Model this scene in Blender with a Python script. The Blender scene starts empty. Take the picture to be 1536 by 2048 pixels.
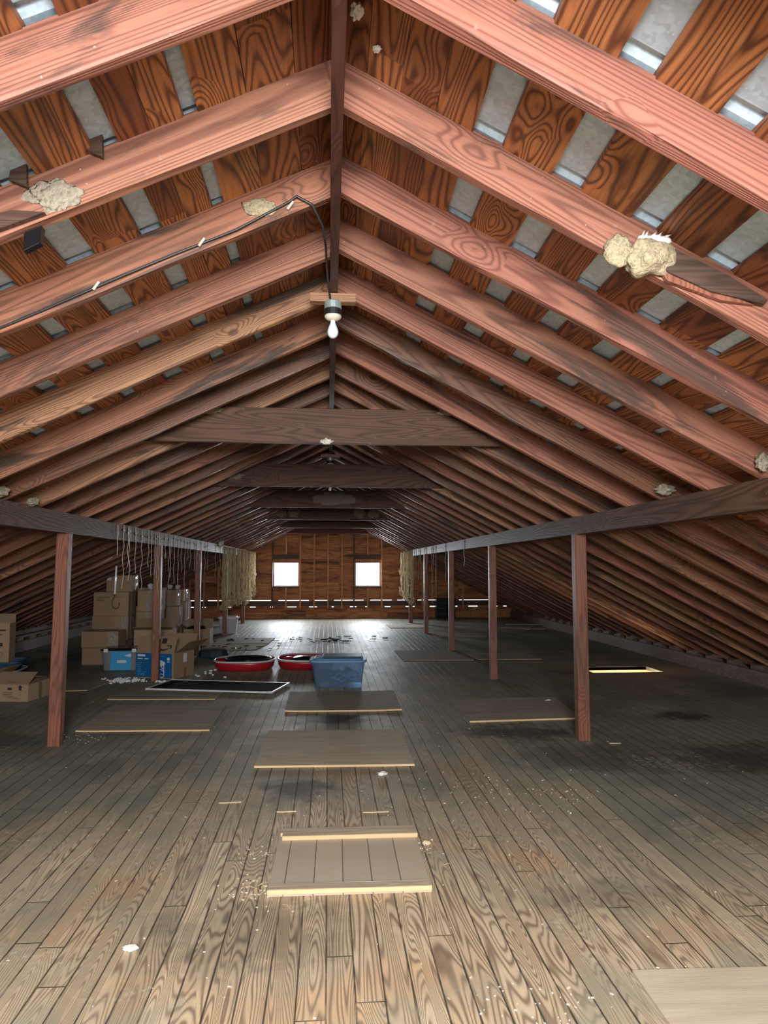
import bpy, bmesh, math, random
from mathutils import Vector, Matrix, noise as mn
random.seed(7)
sc = bpy.context.scene
C = sc.collection
PI = math.pi
R_ = random.uniform

# ------------------------------------------------------------------ node helper
class G:
    def __init__(s, name):
        s.m = bpy.data.materials.new(name); s.m.use_nodes = True
        s.t = s.m.node_tree; s.t.nodes.clear()
        s.out = s.t.nodes.new('ShaderNodeOutputMaterial')
    def n(s, typ, **kw):
        nd = s.t.nodes.new(typ)
        for k, v in kw.items(): setattr(nd, k, v)
        return nd
    def link(s, a, b): s.t.links.new(a, b)
    def put(s, sock, v):
        if isinstance(v, bpy.types.NodeSocket): s.link(v, sock)
        elif isinstance(v, (tuple, list)):
            sock.default_value = tuple(v) + ((1,) if len(v) == 3 and sock.type == 'RGBA' else ())
        else: sock.default_value = v
    def M(s, op, a, b=0.0, c=0.0, clamp=False):
        nd = s.n('ShaderNodeMath', operation=op, use_clamp=clamp)
        s.put(nd.inputs[0], a); s.put(nd.inputs[1], b); s.put(nd.inputs[2], c)
        return nd.outputs[0]
    def xyz(s, x, y, z):
        nd = s.n('ShaderNodeCombineXYZ')
        for i, v in enumerate((x, y, z)): s.put(nd.inputs[i], v)
        return nd.outputs[0]
    def sep(s, v):
        nd = s.n('ShaderNodeSeparateXYZ'); s.put(nd.inputs[0], v); return nd.outputs
    def obj(s): return s.n('ShaderNodeTexCoord').outputs['Object']
    def rnd(s): return s.n('ShaderNodeObjectInfo').outputs['Random']
    def noise(s, vec, scale=1, detail=2, rough=.5, dist=0, color=False):
        nd = s.n('ShaderNodeTexNoise'); s.put(nd.inputs['Vector'], vec)
        nd.inputs['Scale'].default_value = scale; nd.inputs['Detail'].default_value = detail
        nd.inputs['Roughness'].default_value = rough; nd.inputs['Distortion'].default_value = dist
        return nd.outputs['Color' if color else 'Fac']
    def white(s, vec):
        nd = s.n('ShaderNodeTexWhiteNoise'); s.put(nd.inputs['Vector'], vec); return nd.outputs['Value']
    def vor(s, vec, scale=1, feature='F1'):
        nd = s.n('ShaderNodeTexVoronoi', feature=feature); s.put(nd.inputs['Vector'], vec)
        nd.inputs['Scale'].default_value = scale; return nd.outputs
    def ss(s, v, lo, hi, a=0., b=1.):
        nd = s.n('ShaderNodeMapRange', interpolation_type='SMOOTHSTEP')
        s.put(nd.inputs[0], v)
        for i, q in enumerate((lo, hi, a, b)): s.put(nd.inputs[i+1], q)
        return nd.outputs[0]
    def mix(s, f, a, b, mode='MIX'):
        nd = s.n('ShaderNodeMix', data_type='RGBA', blend_type=mode)
        s.put(nd.inputs[0], f); s.put(nd.inputs[6], a); s.put(nd.inputs[7], b)
        return nd.outputs[2]
    def bsdf(s, color, rough=.6, bump=None, bs=.3, bd=.002, **kw):
        p = s.n('ShaderNodeBsdfPrincipled')
        s.put(p.inputs['Base Color'], color); s.put(p.inputs['Roughness'], rough)
        for k, v in kw.items(): s.put(p.inputs[k.replace('_', ' ')], v)
        if bump is not None:
            b = s.n('ShaderNodeBump'); b.inputs['Strength'].default_value = bs; b.inputs['Distance'].default_value = bd
            s.put(b.inputs['Height'], bump); s.link(b.outputs[0], p.inputs['Normal'])
        s.link(p.outputs[0], s.out.inputs[0]); return s.m

def wood(name, ax, light, dark, alt, rows=0., rings=22, fw=6, fl=.45, gs=.75, stain=.35, stc=(.035, .025, .02), rough=.5,
         knots=.45, dirt=0., dirtc=(.45, .43, .38), tile=0., bump=.35, tones=1.0, spec=.5):
    g = G(name); x, y, z = g.sep(g.obj())
    L, W, T = ((x, y, z), (y, x, z), (z, x, y))[ax]
    r = g.M('MULTIPLY', g.rnd(), 57.)
    if tile:
        seg = g.M('FLOOR', g.M('DIVIDE', g.M('ADD', L, r), tile))
        r2 = g.white(g.xyz(seg, r, 0)); r = g.M('ADD', r, g.M('MULTIPLY', r2, 31.))
    if rows: r = g.M('ADD', r, g.M('MULTIPLY', g.white(g.xyz(g.M('FLOOR', g.M('DIVIDE', T, rows)), 4, 1)), 23.))
    V = g.xyz(g.M('MULTIPLY', g.M('ADD', L, r), fl), g.M('MULTIPLY_ADD', W, fw, r), g.M('MULTIPLY_ADD', T, fw, r))
    nz = g.noise(V, 1, 1.5, .35, .25)
    Vk = g.xyz(g.M('MULTIPLY_ADD', L, 3.0, r), g.M('MULTIPLY_ADD', W, 5., r), g.M('MULTIPLY_ADD', T, 5., r))
    vo = g.vor(Vk, 1); d = vo['Distance']; gate = g.ss(g.sep(vo['Color'])[0], 1-knots*.6, 1-knots*.6+.01)
    near = g.M('MULTIPLY', g.ss(d, .0, .55, 1, 0), gate)
    field = g.M('ADD', g.M('MULTIPLY', nz, rings), g.M('MULTIPLY', near, 4.5))
    s1 = g.M('MULTIPLY_ADD', g.M('SINE', g.M('MULTIPLY', field, 2*PI)), .5, .5)
    s1 = g.M('POWER', s1, 2.2)
    Vf = g.xyz(g.M('MULTIPLY_ADD', L, 6., r), g.M('MULTIPLY', W, 190.), g.M('MULTIPLY', T, 190.))
    fib = g.noise(Vf, 1, 2, .6)
    Vs = g.xyz(g.M('MULTIPLY_ADD', L, 1.1, r), g.M('MULTIPLY_ADD', W, 4., r), g.M('MULTIPLY_ADD', T, 4., r))
    big = g.noise(Vs, 1, 4, .6, .6)
    tone = g.white(g.xyz(r, 1, 2))
    base = g.mix(g.M('MULTIPLY', tone, tones), light, alt)
    base = g.mix(g.ss(big, .45, .7, 0, .5), base, alt)
    c = g.mix(g.M('MULTIPLY', s1, gs), base, dark)
    c = g.mix(g.ss(fib, .35, .75, 0, .35), c, dark)
    core = g.M('MULTIPLY', g.ss(d, .07, .12, 1, 0), gate)
    c = g.mix(g.M('MULTIPLY', core, .75), c, (dark[0]*.6, dark[1]*.4, dark[2]*.35))
    big2 = g.noise(g.xyz(g.M('MULTIPLY_ADD', L, .9, g.M('MULTIPLY', r, 3.)), g.M('MULTIPLY_ADD', W, 7., r), g.M('MULTIPLY_ADD', T, 7., r)), 1, 5, .65, .9)
    if stain: c = g.mix(g.ss(big2, .52, .67, 0, stain), c, stc)
    if dirt:
        sp = g.noise(g.xyz(g.M('ADD', L, r), W, T), 11, 6, .75)
        c = g.mix(g.ss(sp, .62, .7, 0, dirt), c, dirtc)
    sp2 = g.noise(g.xyz(g.M('ADD', L, r), W, T), 60, 2, .5)
    c = g.mix(g.ss(sp2, .76, .8, 0, .7), c, (.6, .5, .4))
    h = g.M('ADD', g.M('MULTIPLY', s1, -.6), g.M('MULTIPLY', fib, .7))
    return g.bsdf(c, rough, h, bump, .003, Specular_IOR_Level=spec)

def plain(name, col, rough=.6, metal=0., bump=0, bscale=30, **kw):
    g = G(name)
    v = g.obj(); nz = g.noise(v, bscale, 4, .6)
    c = g.mix(g.ss(nz, .35, .7, 0, .35 if not bump else .8), col, tuple(q*.5 for q in col[:3]))
    return g.bsdf(c, rough, nz if bump else None, bump or .1, .012 if bump else .004, Metallic=metal, **kw)

M = {}
M['rafter'] = wood('rafter_wood', 0, (.335, .128, .090), (.10, .028, .018), (.33, .155, .09), rings=28, fw=6, fl=.2, gs=.68, stain=.8, rough=.66, dirt=.2, knots=.32)
M['rafter_tan'] = wood('tan_rafter_wood', 0, (.44, .25, .13), (.11, .045, .025), (.33, .13, .075), rings=30, fw=6, fl=.22, gs=.75, stain=.9, rough=.62, dirt=.15, knots=.4)
M['rafter_brown'] = wood('brown_rafter_wood', 0, (.27, .115, .058), (.065, .022, .012), (.16, .075, .045), rings=26, fw=6, fl=.25, gs=.7, stain=.9, rough=.48, dirt=.15, knots=.4)
M['deck'] = wood('sheathing_wood', 1, (.54, .225, .078), (.06, .016, .007), (.24, .075, .028), rings=26, fw=5.5, fl=.6, gs=.85, stain=.7, stc=(.045, .018, .01), tile=2.2, rough=.45, knots=.5, bump=.5)
M['ridge'] = wood('ridge_wood', 1, (.11, .038, .025), (.045, .016, .011), (.07, .028, .02), stain=.6, rough=.5, dirt=.1)
M['purlin'] = wood('purlin_wood', 1, (.17, .08, .045), (.045, .02, .012), (.11, .06, .038), stain=.6, rough=.55, dirt=.18, dirtc=(.30, .27, .23), tile=3.3, spec=.22)
M['post'] = wood('post_wood', 2, (.30, .105, .065), (.10, .03, .02), (.24, .10, .06), rings=22, gs=.6, stain=.4, rough=.5)
M['tie'] = wood('tie_wood', 0, (.17, .085, .05), (.045, .022, .015), (.09, .05, .035), stain=.8, rough=.6, spec=.3, dirt=.2, dirtc=(.4, .38, .33))
M['gable'] = wood('gable_board_wood', 0, (.70, .32, .13), (.14, .04, .02), (.40, .14, .055), rows=.175, rings=9, gs=.5, stain=.85, tile=1.2, rough=.7, knots=.7)
M['stud'] = wood('stud_wood', 2, (.72, .38, .19), (.3, .13, .07), (.62, .30, .15), rings=8, gs=.5, stain=.4, rough=.6)
M['darkwood'] = wood('dark_wood', 0, (.12, .06, .04), (.03, .018, .012), (.08, .045, .03), stain=.5, rough=.6)
M['curb'] = wood('curb_wood', 1, (.20, .12, .09), (.07, .04, .03), (.16, .10, .08), stain=.5, rough=.6, dirt=.4, tile=3)
M['batten'] = wood('batten_wood', 0, (.58, .48, .34), (.28, .20, .13), (.46, .40, .32), rings=14, gs=.5, stain=.45, stc=(.16, .13, .10), rough=.7, knots=.2)
M['fresh'] = wood('fresh_cut_wood', 0, (.80, .60, .34), (.55, .36, .18), (.75, .52, .30), rings=6, gs=.3, stain=.1, rough=.7, knots=0)
M['ply'] = wood('plywood', 0, (.62, .53, .40), (.38, .31, .23), (.52, .46, .36), rings=10, fw=2.5, fl=.35, gs=.3, stain=.25, stc=(.26, .23, .18), rough=.75, spec=.3, knots=.15, dirt=.12)
M['ply_dark'] = wood('grimy_plywood', 0, (.42, .37, .28), (.24, .20, .145), (.34, .31, .245), rings=10, fw=2.5, fl=.35, gs=.35, stain=.5, stc=(.15, .135, .10), rough=.72, spec=.3, knots=.15, dirt=.1)

def floor_mat():
    g = G('worn_floor_boards'); x, y, z = g.sep(g.obj())
    w = .104
    u = g.M('DIVIDE', x, w); ix = g.M('FLOOR', u); fx = g.M('FRACT', u)
    r0 = g.white(g.xyz(ix, 3, 0))
    v = g.M('ADD', g.M('DIVIDE', y, 2.9), g.M('MULTIPLY', r0, 9.)); iy = g.M('FLOOR', v); fy = g.M('FRACT', v)
    r = g.M('MULTIPLY', g.white(g.xyz(ix, iy, 5)), 71.)
    r1 = g.white(g.xyz(ix, iy, 9)); r2 = g.white(g.xyz(ix, iy, 12))
    V = g.xyz(g.M('MULTIPLY_ADD', y, .75, r), g.M('MULTIPLY_ADD', x, 8.5, r), r)
    nz = g.noise(V, 1, 1.2, .35, .35)
    vo = g.vor(g.xyz(g.M('MULTIPLY_ADD', y, 1.3, r), g.M('MULTIPLY_ADD', x, 5., r), r), 1)
    gate = g.ss(g.sep(vo['Color'])[0], .6, .61)
    field = g.M('ADD', g.M('MULTIPLY', nz, g.M('MULTIPLY_ADD', r2, 22., 20.)), g.M('MULTIPLY', g.M('MULTIPLY', g.ss(vo['Distance'], 0, .5, 1, 0), gate), 4.))
    s1 = g.M('POWER', g.M('MULTIPLY_ADD', g.M('SINE', g.M('MULTIPLY', field, 2*PI)), .5, .5), 2.0)
    fib = g.noise(g.xyz(g.M('MULTIPLY', y, 5.), g.M('MULTIPLY', x, 160.), r), 1, 2, .6)
    wp = g.xyz(x, y, 0)
    big = g.noise(wp, .55, 5, .6, .5); mid = g.noise(g.xyz(x, g.M('MULTIPLY', y, .6), 4), 2.3, 5, .65, .6)
    base = g.mix(r1, (.68, .56, .39), (.56, .43, .28))
    base = g.mix(g.ss(g.noise(g.xyz(x, y, 8), 1.4, 3, .5), .52, .68, 0, .55), base, (.66, .40, .21))
    dark = g.mix(r1, (.25, .18, .12), (.19, .125, .085))
    # dirt blotches plus a grey-green tone, stronger farther back and sideways, hide the grain
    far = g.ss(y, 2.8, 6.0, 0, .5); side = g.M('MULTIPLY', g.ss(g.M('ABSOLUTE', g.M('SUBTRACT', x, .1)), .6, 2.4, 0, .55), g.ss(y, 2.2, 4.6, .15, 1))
    grey_tone = g.M('ADD', g.M('ADD', g.M('MULTIPLY_ADD', mid, 2.2, -.98), g.M('MULTIPLY_ADD', r1, .3, -.15)), g.M('ADD', far, side), clamp=True)
    gsx = g.M('MULTIPLY', s1, g.M('MULTIPLY_ADD', grey_tone, -.65, .92))
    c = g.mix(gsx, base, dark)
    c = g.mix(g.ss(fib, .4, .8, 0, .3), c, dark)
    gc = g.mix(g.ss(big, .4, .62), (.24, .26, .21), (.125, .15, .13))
    c = g.mix(g.M('MULTIPLY', grey_tone, .88), c, gc)
    # spills and scorch-like dark stains
    st = None
    for (sx, sy, rx, ry, a) in [(0.02, 7.25, .45, .28, .8), (1.75, 6.55, .6, .35, .75), (2.1, 5.6, .8, .5, .4), (-.2, 5.0, .3, .25, .7), (3.6, 7.1, .35, .3, .8),
                                (3.3, 5.5, .8, .5, .6), (-.3, 3.1, .5, .35, .35), (.2, 14.7, .9, .6, .8), (-1.7, 13.0, .9, .5, .6), (-1.2, 14.8, .7, .7, .5), (3.8, 5.9, .5, .2, .5),
                                (-3.2, 6.5, .8, .6, .4), (1.3, 3.3, .4, .2, .3)]:
        dx = g.M('DIVIDE', g.M('SUBTRACT', x, sx), rx); dy = g.M('DIVIDE', g.M('SUBTRACT', y, sy), ry)
        d = g.M('SQRT', g.M('ADD', g.M('MULTIPLY', dx, dx), g.M('MULTIPLY', dy, dy)))
        d = g.M('ADD', d, g.M('MULTIPLY_ADD', g.noise(wp, 5, 5, .7), 2.4, -1.2))
        k = g.ss(d, .35, 1.15, a, 0)
        st = k if st is None else g.M('MAXIMUM', st, k)
    c = g.mix(st, c, (.028, .026, .024))
    dust = g.noise(g.xyz(x, y, 2), 26, 6, .8); dm = g.noise(g.xyz(x, y, 6), 1.6, 4, .65)
    dd = g.M('MULTIPLY', g.ss(dust, .48, .64), g.ss(dm, .52, .66))
    c = g.mix(g.M('MULTIPLY', dd, .75), c, (.62, .56, .43))
    sp = g.noise(g.xyz(x, y, 3), 75, 2, .5)
    c = g.mix(g.ss(sp, .76, .79, 0, .9), c, (.75, .7, .6))
    ex = g.M('MINIMUM', fx, g.M('SUBTRACT', 1., fx)); ey = g.M('MINIMUM', fy, g.M('SUBTRACT', 1., fy))
    wob = g.noise(g.xyz(x, y, 1), 6, 3, .6)
    gap = g.M('MAXIMUM', g.ss(ex, g.M('MULTIPLY', wob, .03), g.M('MULTIPLY_ADD', wob, .05, .02), 1, 0), g.ss(ey, .0006, .0016, 1, 0))
    fill = g.ss(g.noise(g.xyz(x, y, 7), 3.1, 4, .7), .5, .75, .88, .25)
    c = g.mix(g.M('MULTIPLY', gap, fill), c, (.03, .025, .02))
    h = g.M('ADD', g.M('MULTIPLY', gap, -2.5), g.M('ADD', g.M('MULTIPLY', s1, -.25), g.M('MULTIPLY', mid, .8)))
    h = g.M('ADD', h, g.M('MULTIPLY', r1, .8))
    ro = g.M('MULTIPLY_ADD', mid, .25, .42)
    return g.bsdf(c, ro, h, .4, .004, Specular_IOR_Level=.45)
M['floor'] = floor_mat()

def hatch_mat():
    g = G('hatch_boards'); x, y, z = g.sep(g.obj())
    u = g.M('DIVIDE', g.M('ADD', x, 1.0), .139); ix = g.M('FLOOR', u); fx = g.M('FRACT', u)
    r1 = g.white(g.xyz(ix, 1, 1))
    mid = g.noise(g.xyz(x, y, r1), 7, 5, .65, .4)
    c = g.mix(mid, (.52, .45, .35), (.40, .34, .26)); c = g.mix(r1, c, (.50, .42, .31))
    c = g.mix(g.ss(g.noise(g.xyz(x, y, 4), 13, 5, .7), .58, .7, 0, .5), c, (.55, .5, .42))
    ex = g.M('MINIMUM', fx, g.M('SUBTRACT', 1., fx)); gap = g.ss(ex, .008, .022, 1, 0)
    c = g.mix(g.M('MULTIPLY', gap, .85), c, (.035, .028, .02))
    return g.bsdf(c, .6, g.M('SUBTRACT', mid, gap), .4, .004)
M['hatch'] = hatch_mat()

def metal_mat():
    g = G('galvanised_sheet'); v = g.obj(); x, y, z = g.sep(v)
    vo = g.vor(v, 62); rr = g.sep(vo['Color'])
    sheet = g.white(g.xyz(g.M('FLOOR', g.M('DIVIDE', g.M('ADD', y, .15), .61)), g.M('SIGN', x), 2))
    nz = g.noise(v, 5, 4, .6)
    t = g.M('ADD', g.M('MULTIPLY', rr[0], .35), g.M('ADD', g.M('MULTIPLY', nz, .5), g.M('MULTIPLY', sheet, .45)))
    c = g.mix(g.M('SUBTRACT', t, .1, clamp=True), (.66, .86, 1.0), (.30, .41, .50))
    sp = g.noise(v, 90, 2, .5)
    c = g.mix(g.ss(sp, .68, .75, 0, .6), c, (.9, .95, 1.))
    return g.bsdf(c, g.M('MULTIPLY_ADD', rr[1], .2, .38), g.M('MULTIPLY', rr[2], 1.), .12, .002, Metallic=.0, Specular_IOR_Level=.8)
M['metal'] = metal_mat()

def card(name, a, b):
    g = G(name); v = g.obj(); nz = g.noise(v, 6, 5, .6); r = g.rnd()
    c = g.mix(nz, a, b); c = g.mix(g.M('MULTIPLY', r, .5), c, tuple(q*.75 for q in b))
    x, y, z = g.sep(v)
    fl = g.M('SINE', g.M('MULTIPLY', g.M('ADD', x, y), 900.))
    return g.bsdf(c, .75, g.M('ADD', nz, g.M('MULTIPLY', fl, .03)), .3, .006)
M['card'] = card('cardboard', (.45, .31, .19), (.33, .225, .14))
M['card_in'] = card('cardboard_inside', (.38, .27, .17), (.28, .2, .13))
M['tape'] = (lambda g: g.bsdf(g.mix(.5, (.42, .34, .25), (.5, .44, .36)), .13, g.noise(g.obj(), 26, 3, .6), 1., .05, Specular_IOR_Level=1., Coat_Weight=1.))(G('glossy_packing_tape'))
M['browntape'] = plain('brown_tape', (.20, .13, .07), .35)
M['ink'] = plain('black_ink', (.03, .025, .02), .7)
M['paper'] = plain('white_paper', (.75, .75, .75), .6)
M['bluelabel'] = plain('light_blue_label', (.03, .36, .75), .45)
M['bluebox'] = plain('deep_blue_print', (.008, .12, .33), .45)
M['lightprint'] = plain('pale_print', (.65, .75, .8), .5)
M['dimprint'] = plain('dim_blue_print', (.08, .33, .55), .5)
M['green'] = plain('green_sticker', (.2, .75, .12), .5)
M['red'] = plain('red_plastic', (.42, .012, .02), .32)
M['rim'] = plain('pale_grey_rim', (.55, .58, .62), .35)
M['blackp'] = plain('black_plastic', (.008, .008, .01), .22)
M['slate'] = plain('slate_plastic', (.035, .05, .065), .28)
M['lidblue'] = plain('blue_lid_plastic', (.16, .33, .58), .5)
M['deepblue'] = plain('navy_plastic', (.03, .07, .13), .5, Specular_IOR_Level=.3)
M['whitep'] = plain('white_plastic', (.8, .82, .85), .35)
M['foam'] = plain('white_foam', (.85, .86, .88), .8)
M['mesh'] = plain('black_screen_cloth', (.006, .007, .008), .9, Specular_IOR_Level=.1)
M['alum'] = plain('white_aluminium', (.8, .83, .86), .3, .2)
M['steel'] = plain('bright_steel', (.85, .9, .95), .25, .3)
M['rust'] = plain('dark_iron', (.035, .025, .02), .5, .5)
M['zinc'] = plain('zinc_box', (.5, .62, .62), .35, .6)
M['black'] = plain('black_rubber', (.012, .012, .012), .5)
M['ceramic'] = plain('old_porcelain', (.72, .68, .58), .4)
M['mud'] = plain('dried_mud', (.46, .39, .25), .95, 0, 1.0, 90)
M['mudgrey'] = plain('grey_nest_residue', (.33, .29, .22), .95, 0, 1.0, 70)
M['feather'] = plain('pale_feather', (.8, .78, .78), .9)
M['drop'] = plain('bird_dropping', (.75, .72, .66), .85)
M['twine'] = plain('baling_twine', (.62, .50, .30), .8)
M['string'] = plain('pale_string', (.62, .56, .46), .6)
M['cable'] = plain('black_cable', (.02, .02, .022), .45)
M['clip'] = plain('clip_metal', (.65, .58, .48), .5, .3)
M['chip'] = plain('wood_chip', (.72, .58, .36), .8)
M['straw'] = plain('straw', (.75, .6, .35), .7)
M['clothb'] = plain('dark_blue_cloth', (.02, .035, .06), .8)
M['clothc'] = plain('pale_teal_cloth', (.3, .45, .5), .7)
M['violet'] = plain('lilac_cloth', (.45, .42, .6), .8)

def thin(name, col, fac, rough=.25):
    g = G(name); t = g.n('ShaderNodeBsdfTransparent'); t.inputs[0].default_value = (col[0]*.4+.55, col[1]*.4+.57, col[2]*.4+.59, 1)
    p = g.n('ShaderNodeBsdfPrincipled'); p.inputs['Base Color'].default_value = tuple(col)+(1,); p.inputs['Roughness'].default_value = rough
    m = g.n('ShaderNodeMixShader'); m.inputs[0].default_value = fac
    g.link(t.outputs[0], m.inputs[1]); g.link(p.outputs[0], m.inputs[2]); g.link(m.outputs[0], g.out.inputs[0]); return g.m
M['clearblue'] = thin('translucent_blue_plastic', (.30, .45, .66), .2)
M['clear'] = thin('clear_plastic', (.62, .63, .66), .25)
M['frost'] = thin('frosted_white_plastic', (.72, .72, .78), .6)
def pane_mat():
    g = G('window_glass'); t = g.n('ShaderNodeBsdfTransparent'); t.inputs[0].default_value = (.97, .98, 1, 1)
    p = g.n('ShaderNodeBsdfGlossy'); p.inputs['Roughness'].default_value = .05
    m = g.n('ShaderNodeMixShader'); m.inputs[0].default_value = .06
    g.link(t.outputs[0], m.inputs[1]); g.link(p.outputs[0], m.inputs[2]); g.link(m.outputs[0], g.out.inputs[0]); return g.m
M['pane'] = pane_mat()
def bulb_mat():
    g = G('frosted_bulb_glass'); return g.bsdf((.72, .82, .92), .25, None, Subsurface_Weight=.0, Coat_Weight=.5)
M['bulb'] = bulb_mat()

# ------------------------------------------------------------------ mesh helpers
def obj(name, bm, m, parent=None, loc=None, smooth=False):
    me = bpy.data.meshes.new(name); bmesh.ops.recalc_face_normals(bm, faces=bm.faces); bm.to_mesh(me); bm.free()
    me.materials.append(m)
    if smooth:
        for p in me.polygons: p.use_smooth = True
    o = bpy.data.objects.new(name, me); C.objects.link(o)
    if parent: o.parent = parent
    if loc: o.location = loc
    return o
def tag(o, label=None, cat=None, group=None, kind=None):
    if label: o['label'] = label
    if cat: o['category'] = cat
    if group: o['group'] = group
    if kind: o['kind'] = kind
    return o
def thing(name, label, cat, loc=(0, 0, 0), rz=0, group=None):
    o = bpy.data.objects.new(name, None); C.objects.link(o); o.location = loc; o.rotation_euler = (0, 0, rz)
    o.empty_display_size = .1
    return tag(o, label, cat, group)
def dup(root, loc=None, rz=None, label=None, group=None):
    def cp(o, par):
        c = o.copy(); C.objects.link(c); c.parent = par
        for ch in o.children: cp(ch, c)
        return c
    r = cp(root, None)
    if loc is not None: r.location = loc
    if rz is not None: r.rotation_euler = (0, 0, rz)
    if label: r['label'] = label
    if group: r['group'] = group
    return r
def box(bm, x0, x1, y0, y1, z0, z1, mat=None, bev=0):
    v = [Vector((x, y, z)) for x in (x0, x1) for y in (y0, y1) for z in (z0, z1)]
    if mat: v = [mat @ q for q in v]
    vs = [bm.verts.new(q) for q in v]
    fs = [bm.faces.new([vs[i] for i in f]) for f in ((0, 1, 3, 2), (4, 6, 7, 5), (0, 4, 5, 1), (2, 3, 7, 6), (0, 2, 6, 4), (1, 5, 7, 3))]
    if bev:
        es = list({e for f in fs for e in f.edges})
        bmesh.ops.bevel(bm, geom=es, offset=bev, segments=2, affect='EDGES', profile=.6)
    return bm
def nb(): return bmesh.new()
def bx(*a, **k): return box(nb(), *a, **k)
def prism(bm, pts, a, b, axis='y', bev=0):
    """pts: outline, extruded between a and b along axis"""
    def P(p, t):
        return {'y': (p[0], t, p[1]), 'z': (p[0], p[1], t), 'x': (t, p[0], p[1])}[axis]
    A = [bm.verts.new(P(p, a)) for p in pts]; B = [bm.verts.new(P(p, b)) for p in pts]
    n = len(pts)
    bm.faces.new(A); bm.faces.new(B[::-1])
    for i in range(n): bm.faces.new((A[i], B[i], B[(i+1) % n], A[(i+1) % n]))
    if bev: bmesh.ops.bevel(bm, geom=list(bm.edges), offset=bev, segments=1, affect='EDGES')
    return bm
def tube(bm, pts, r, n=6, r1=None, cap=True):
    pts = [Vector(p) for p in pts]; rings = []
    for i, p in enumerate(pts):
        d = (pts[min(i+1, len(pts)-1)]-pts[max(i-1, 0)])
        d = d.normalized() if d.length > 1e-9 else Vector((0, 0, 1))
        up = Vector((0, 0, 1)) if abs(d.z) < .9 else Vector((1, 0, 0))
        a = d.cross(up).normalized(); b = d.cross(a)
        rr = r if r1 is None else r+(r1-r)*i/(len(pts)-1)
        rings.append([bm.verts.new(p+a*rr*math.cos(2*PI*k/n)+b*rr*math.sin(2*PI*k/n)) for k in range(n)])
    for i in range(len(rings)-1):
        for k in range(n): bm.faces.new((rings[i][k], rings[i][(k+1) % n], rings[i+1][(k+1) % n], rings[i+1][k]))
    if cap: bm.faces.new(rings[0][::-1]); bm.faces.new(rings[-1])
    return bm
def lathe(bm, prof, n=24, cx=0, cy=0, sx=1, sy=1, sq=2.0, z0=0, capb=True, capt=True):
    """prof: (radius, z); superellipse exponent sq"""
    rings = []
    for r, z in prof:
        ring = []
        for k in range(n):
            t = 2*PI*k/n; c, s = math.cos(t), math.sin(t)
            X = math.copysign(abs(c)**(2/sq), c); Y = math.copysign(abs(s)**(2/sq), s)
            ring.append(bm.verts.new((cx+r*sx*X, cy+r*sy*Y, z0+z)))
        rings.append(ring)
    for i in range(len(rings)-1):
        for k in range(n): bm.faces.new((rings[i][k], rings[i][(k+1) % n], rings[i+1][(k+1) % n], rings[i+1][k]))
    if capb: bm.faces.new(rings[0][::-1])
    if capt: bm.faces.new(rings[-1])
    return bm
def lump(bm, cx, cy, cz, rx, ry, rz, sub=3, amp=.25, fr=6, seed=0):
    tmp = bmesh.ops.create_icosphere(bm, subdivisions=sub, radius=1)
    for v in tmp['verts']:
        k = 1+amp*mn.noise(v.co*fr*.22+Vector((seed, 0, 0)))*1.2+amp*.22*mn.noise(v.co*fr*.7+Vector((0, seed, 0)))
        v.co = Vector((cx+v.co.x*rx*k, cy+v.co.y*ry*k, cz+v.co.z*rz*k))
    return bm
def timber(L, w, h, bev=.004, seg=24, jit=.002, seed=0, plumb=0.0):
    """long axis +x from 0, y in [-w,0], z in [0,h]; slightly uneven sawn faces; plumb: top shift at x=0"""
    bm = nb(); prof = [(-w+bev, 0), (-bev, 0), (0, bev), (0, h-bev), (-bev, h), (-w+bev, h), (-w, h-bev), (-w, bev)]
    rings = []
    for i in range(seg+1):
        x = L*i/seg; ring = []
        for j, (py, pz) in enumerate(prof):
            dy = jit*mn.noise(Vector((x*1.7+seed*7.3, j*.8, seed)))*2
            dz = jit*mn.noise(Vector((x*2.3+seed*3.1, seed, j*.7)))*3
            bow = .006*math.sin(x*.8+seed)*(L > 3)
            ring.append(bm.verts.new((x+plumb*pz/h*(1 if i == 0 else 0), py+dy+bow, pz+dz)))
        rings.append(ring)
    n = len(prof)
    for i in range(seg):
        for k in range(n): bm.faces.new((rings[i][k], rings[i][(k+1) % n], rings[i+1][(k+1) % n], rings[i+1][k]))
    bm.faces.new(rings[0][::-1]); bm.faces.new(rings[-1])
    return bm

# ------------------------------------------------------------------ geometry of the attic
XR = .02
YB = 21.33; YF = -.85; XE = 5.8
S = {-1: .475, 1: .52}; ZR = {-1: 3.045, 1: 3.07}; RD = .172
def und(sg, x): return ZR[sg]-S[sg]*abs(x-XR)       # rafter underside
def deck(sg, x): return und(sg, x)+RD                 # sheathing underside

# floor with the open hatch on the right
OX0, OX1, OY0, OY1 = 3.79, 4.83, 10.06, 10.62
bm = nb()
for (a, b, c, d) in [(-XE, OX0, YF, YB+.1), (OX1, XE, YF, YB+.1), (OX0, OX1, YF, OY0), (OX0, OX1, OY1, YB+.1)]:
    box(bm, a, b, c, d, -.05, 0)
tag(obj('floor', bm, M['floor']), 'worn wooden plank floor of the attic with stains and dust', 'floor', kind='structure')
bm = nb()
box(bm, OX0-.04, OX1+.04, OY1, OY1+.045, -.42, -.002); box(bm, OX0-.04, OX1+.04, OY0-.045, OY0, -.42, -.051)
box(bm, OX0-.045, OX0, OY0, OY1, -.42, -.051); box(bm, OX1, OX1+.045, OY0, OY1, -.42, -.051)
tag(obj('trim_1', bm, M['fresh']), 'pale lit timber lining of the open hatch in the floor', 'hatch frame', kind='structure')

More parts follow.
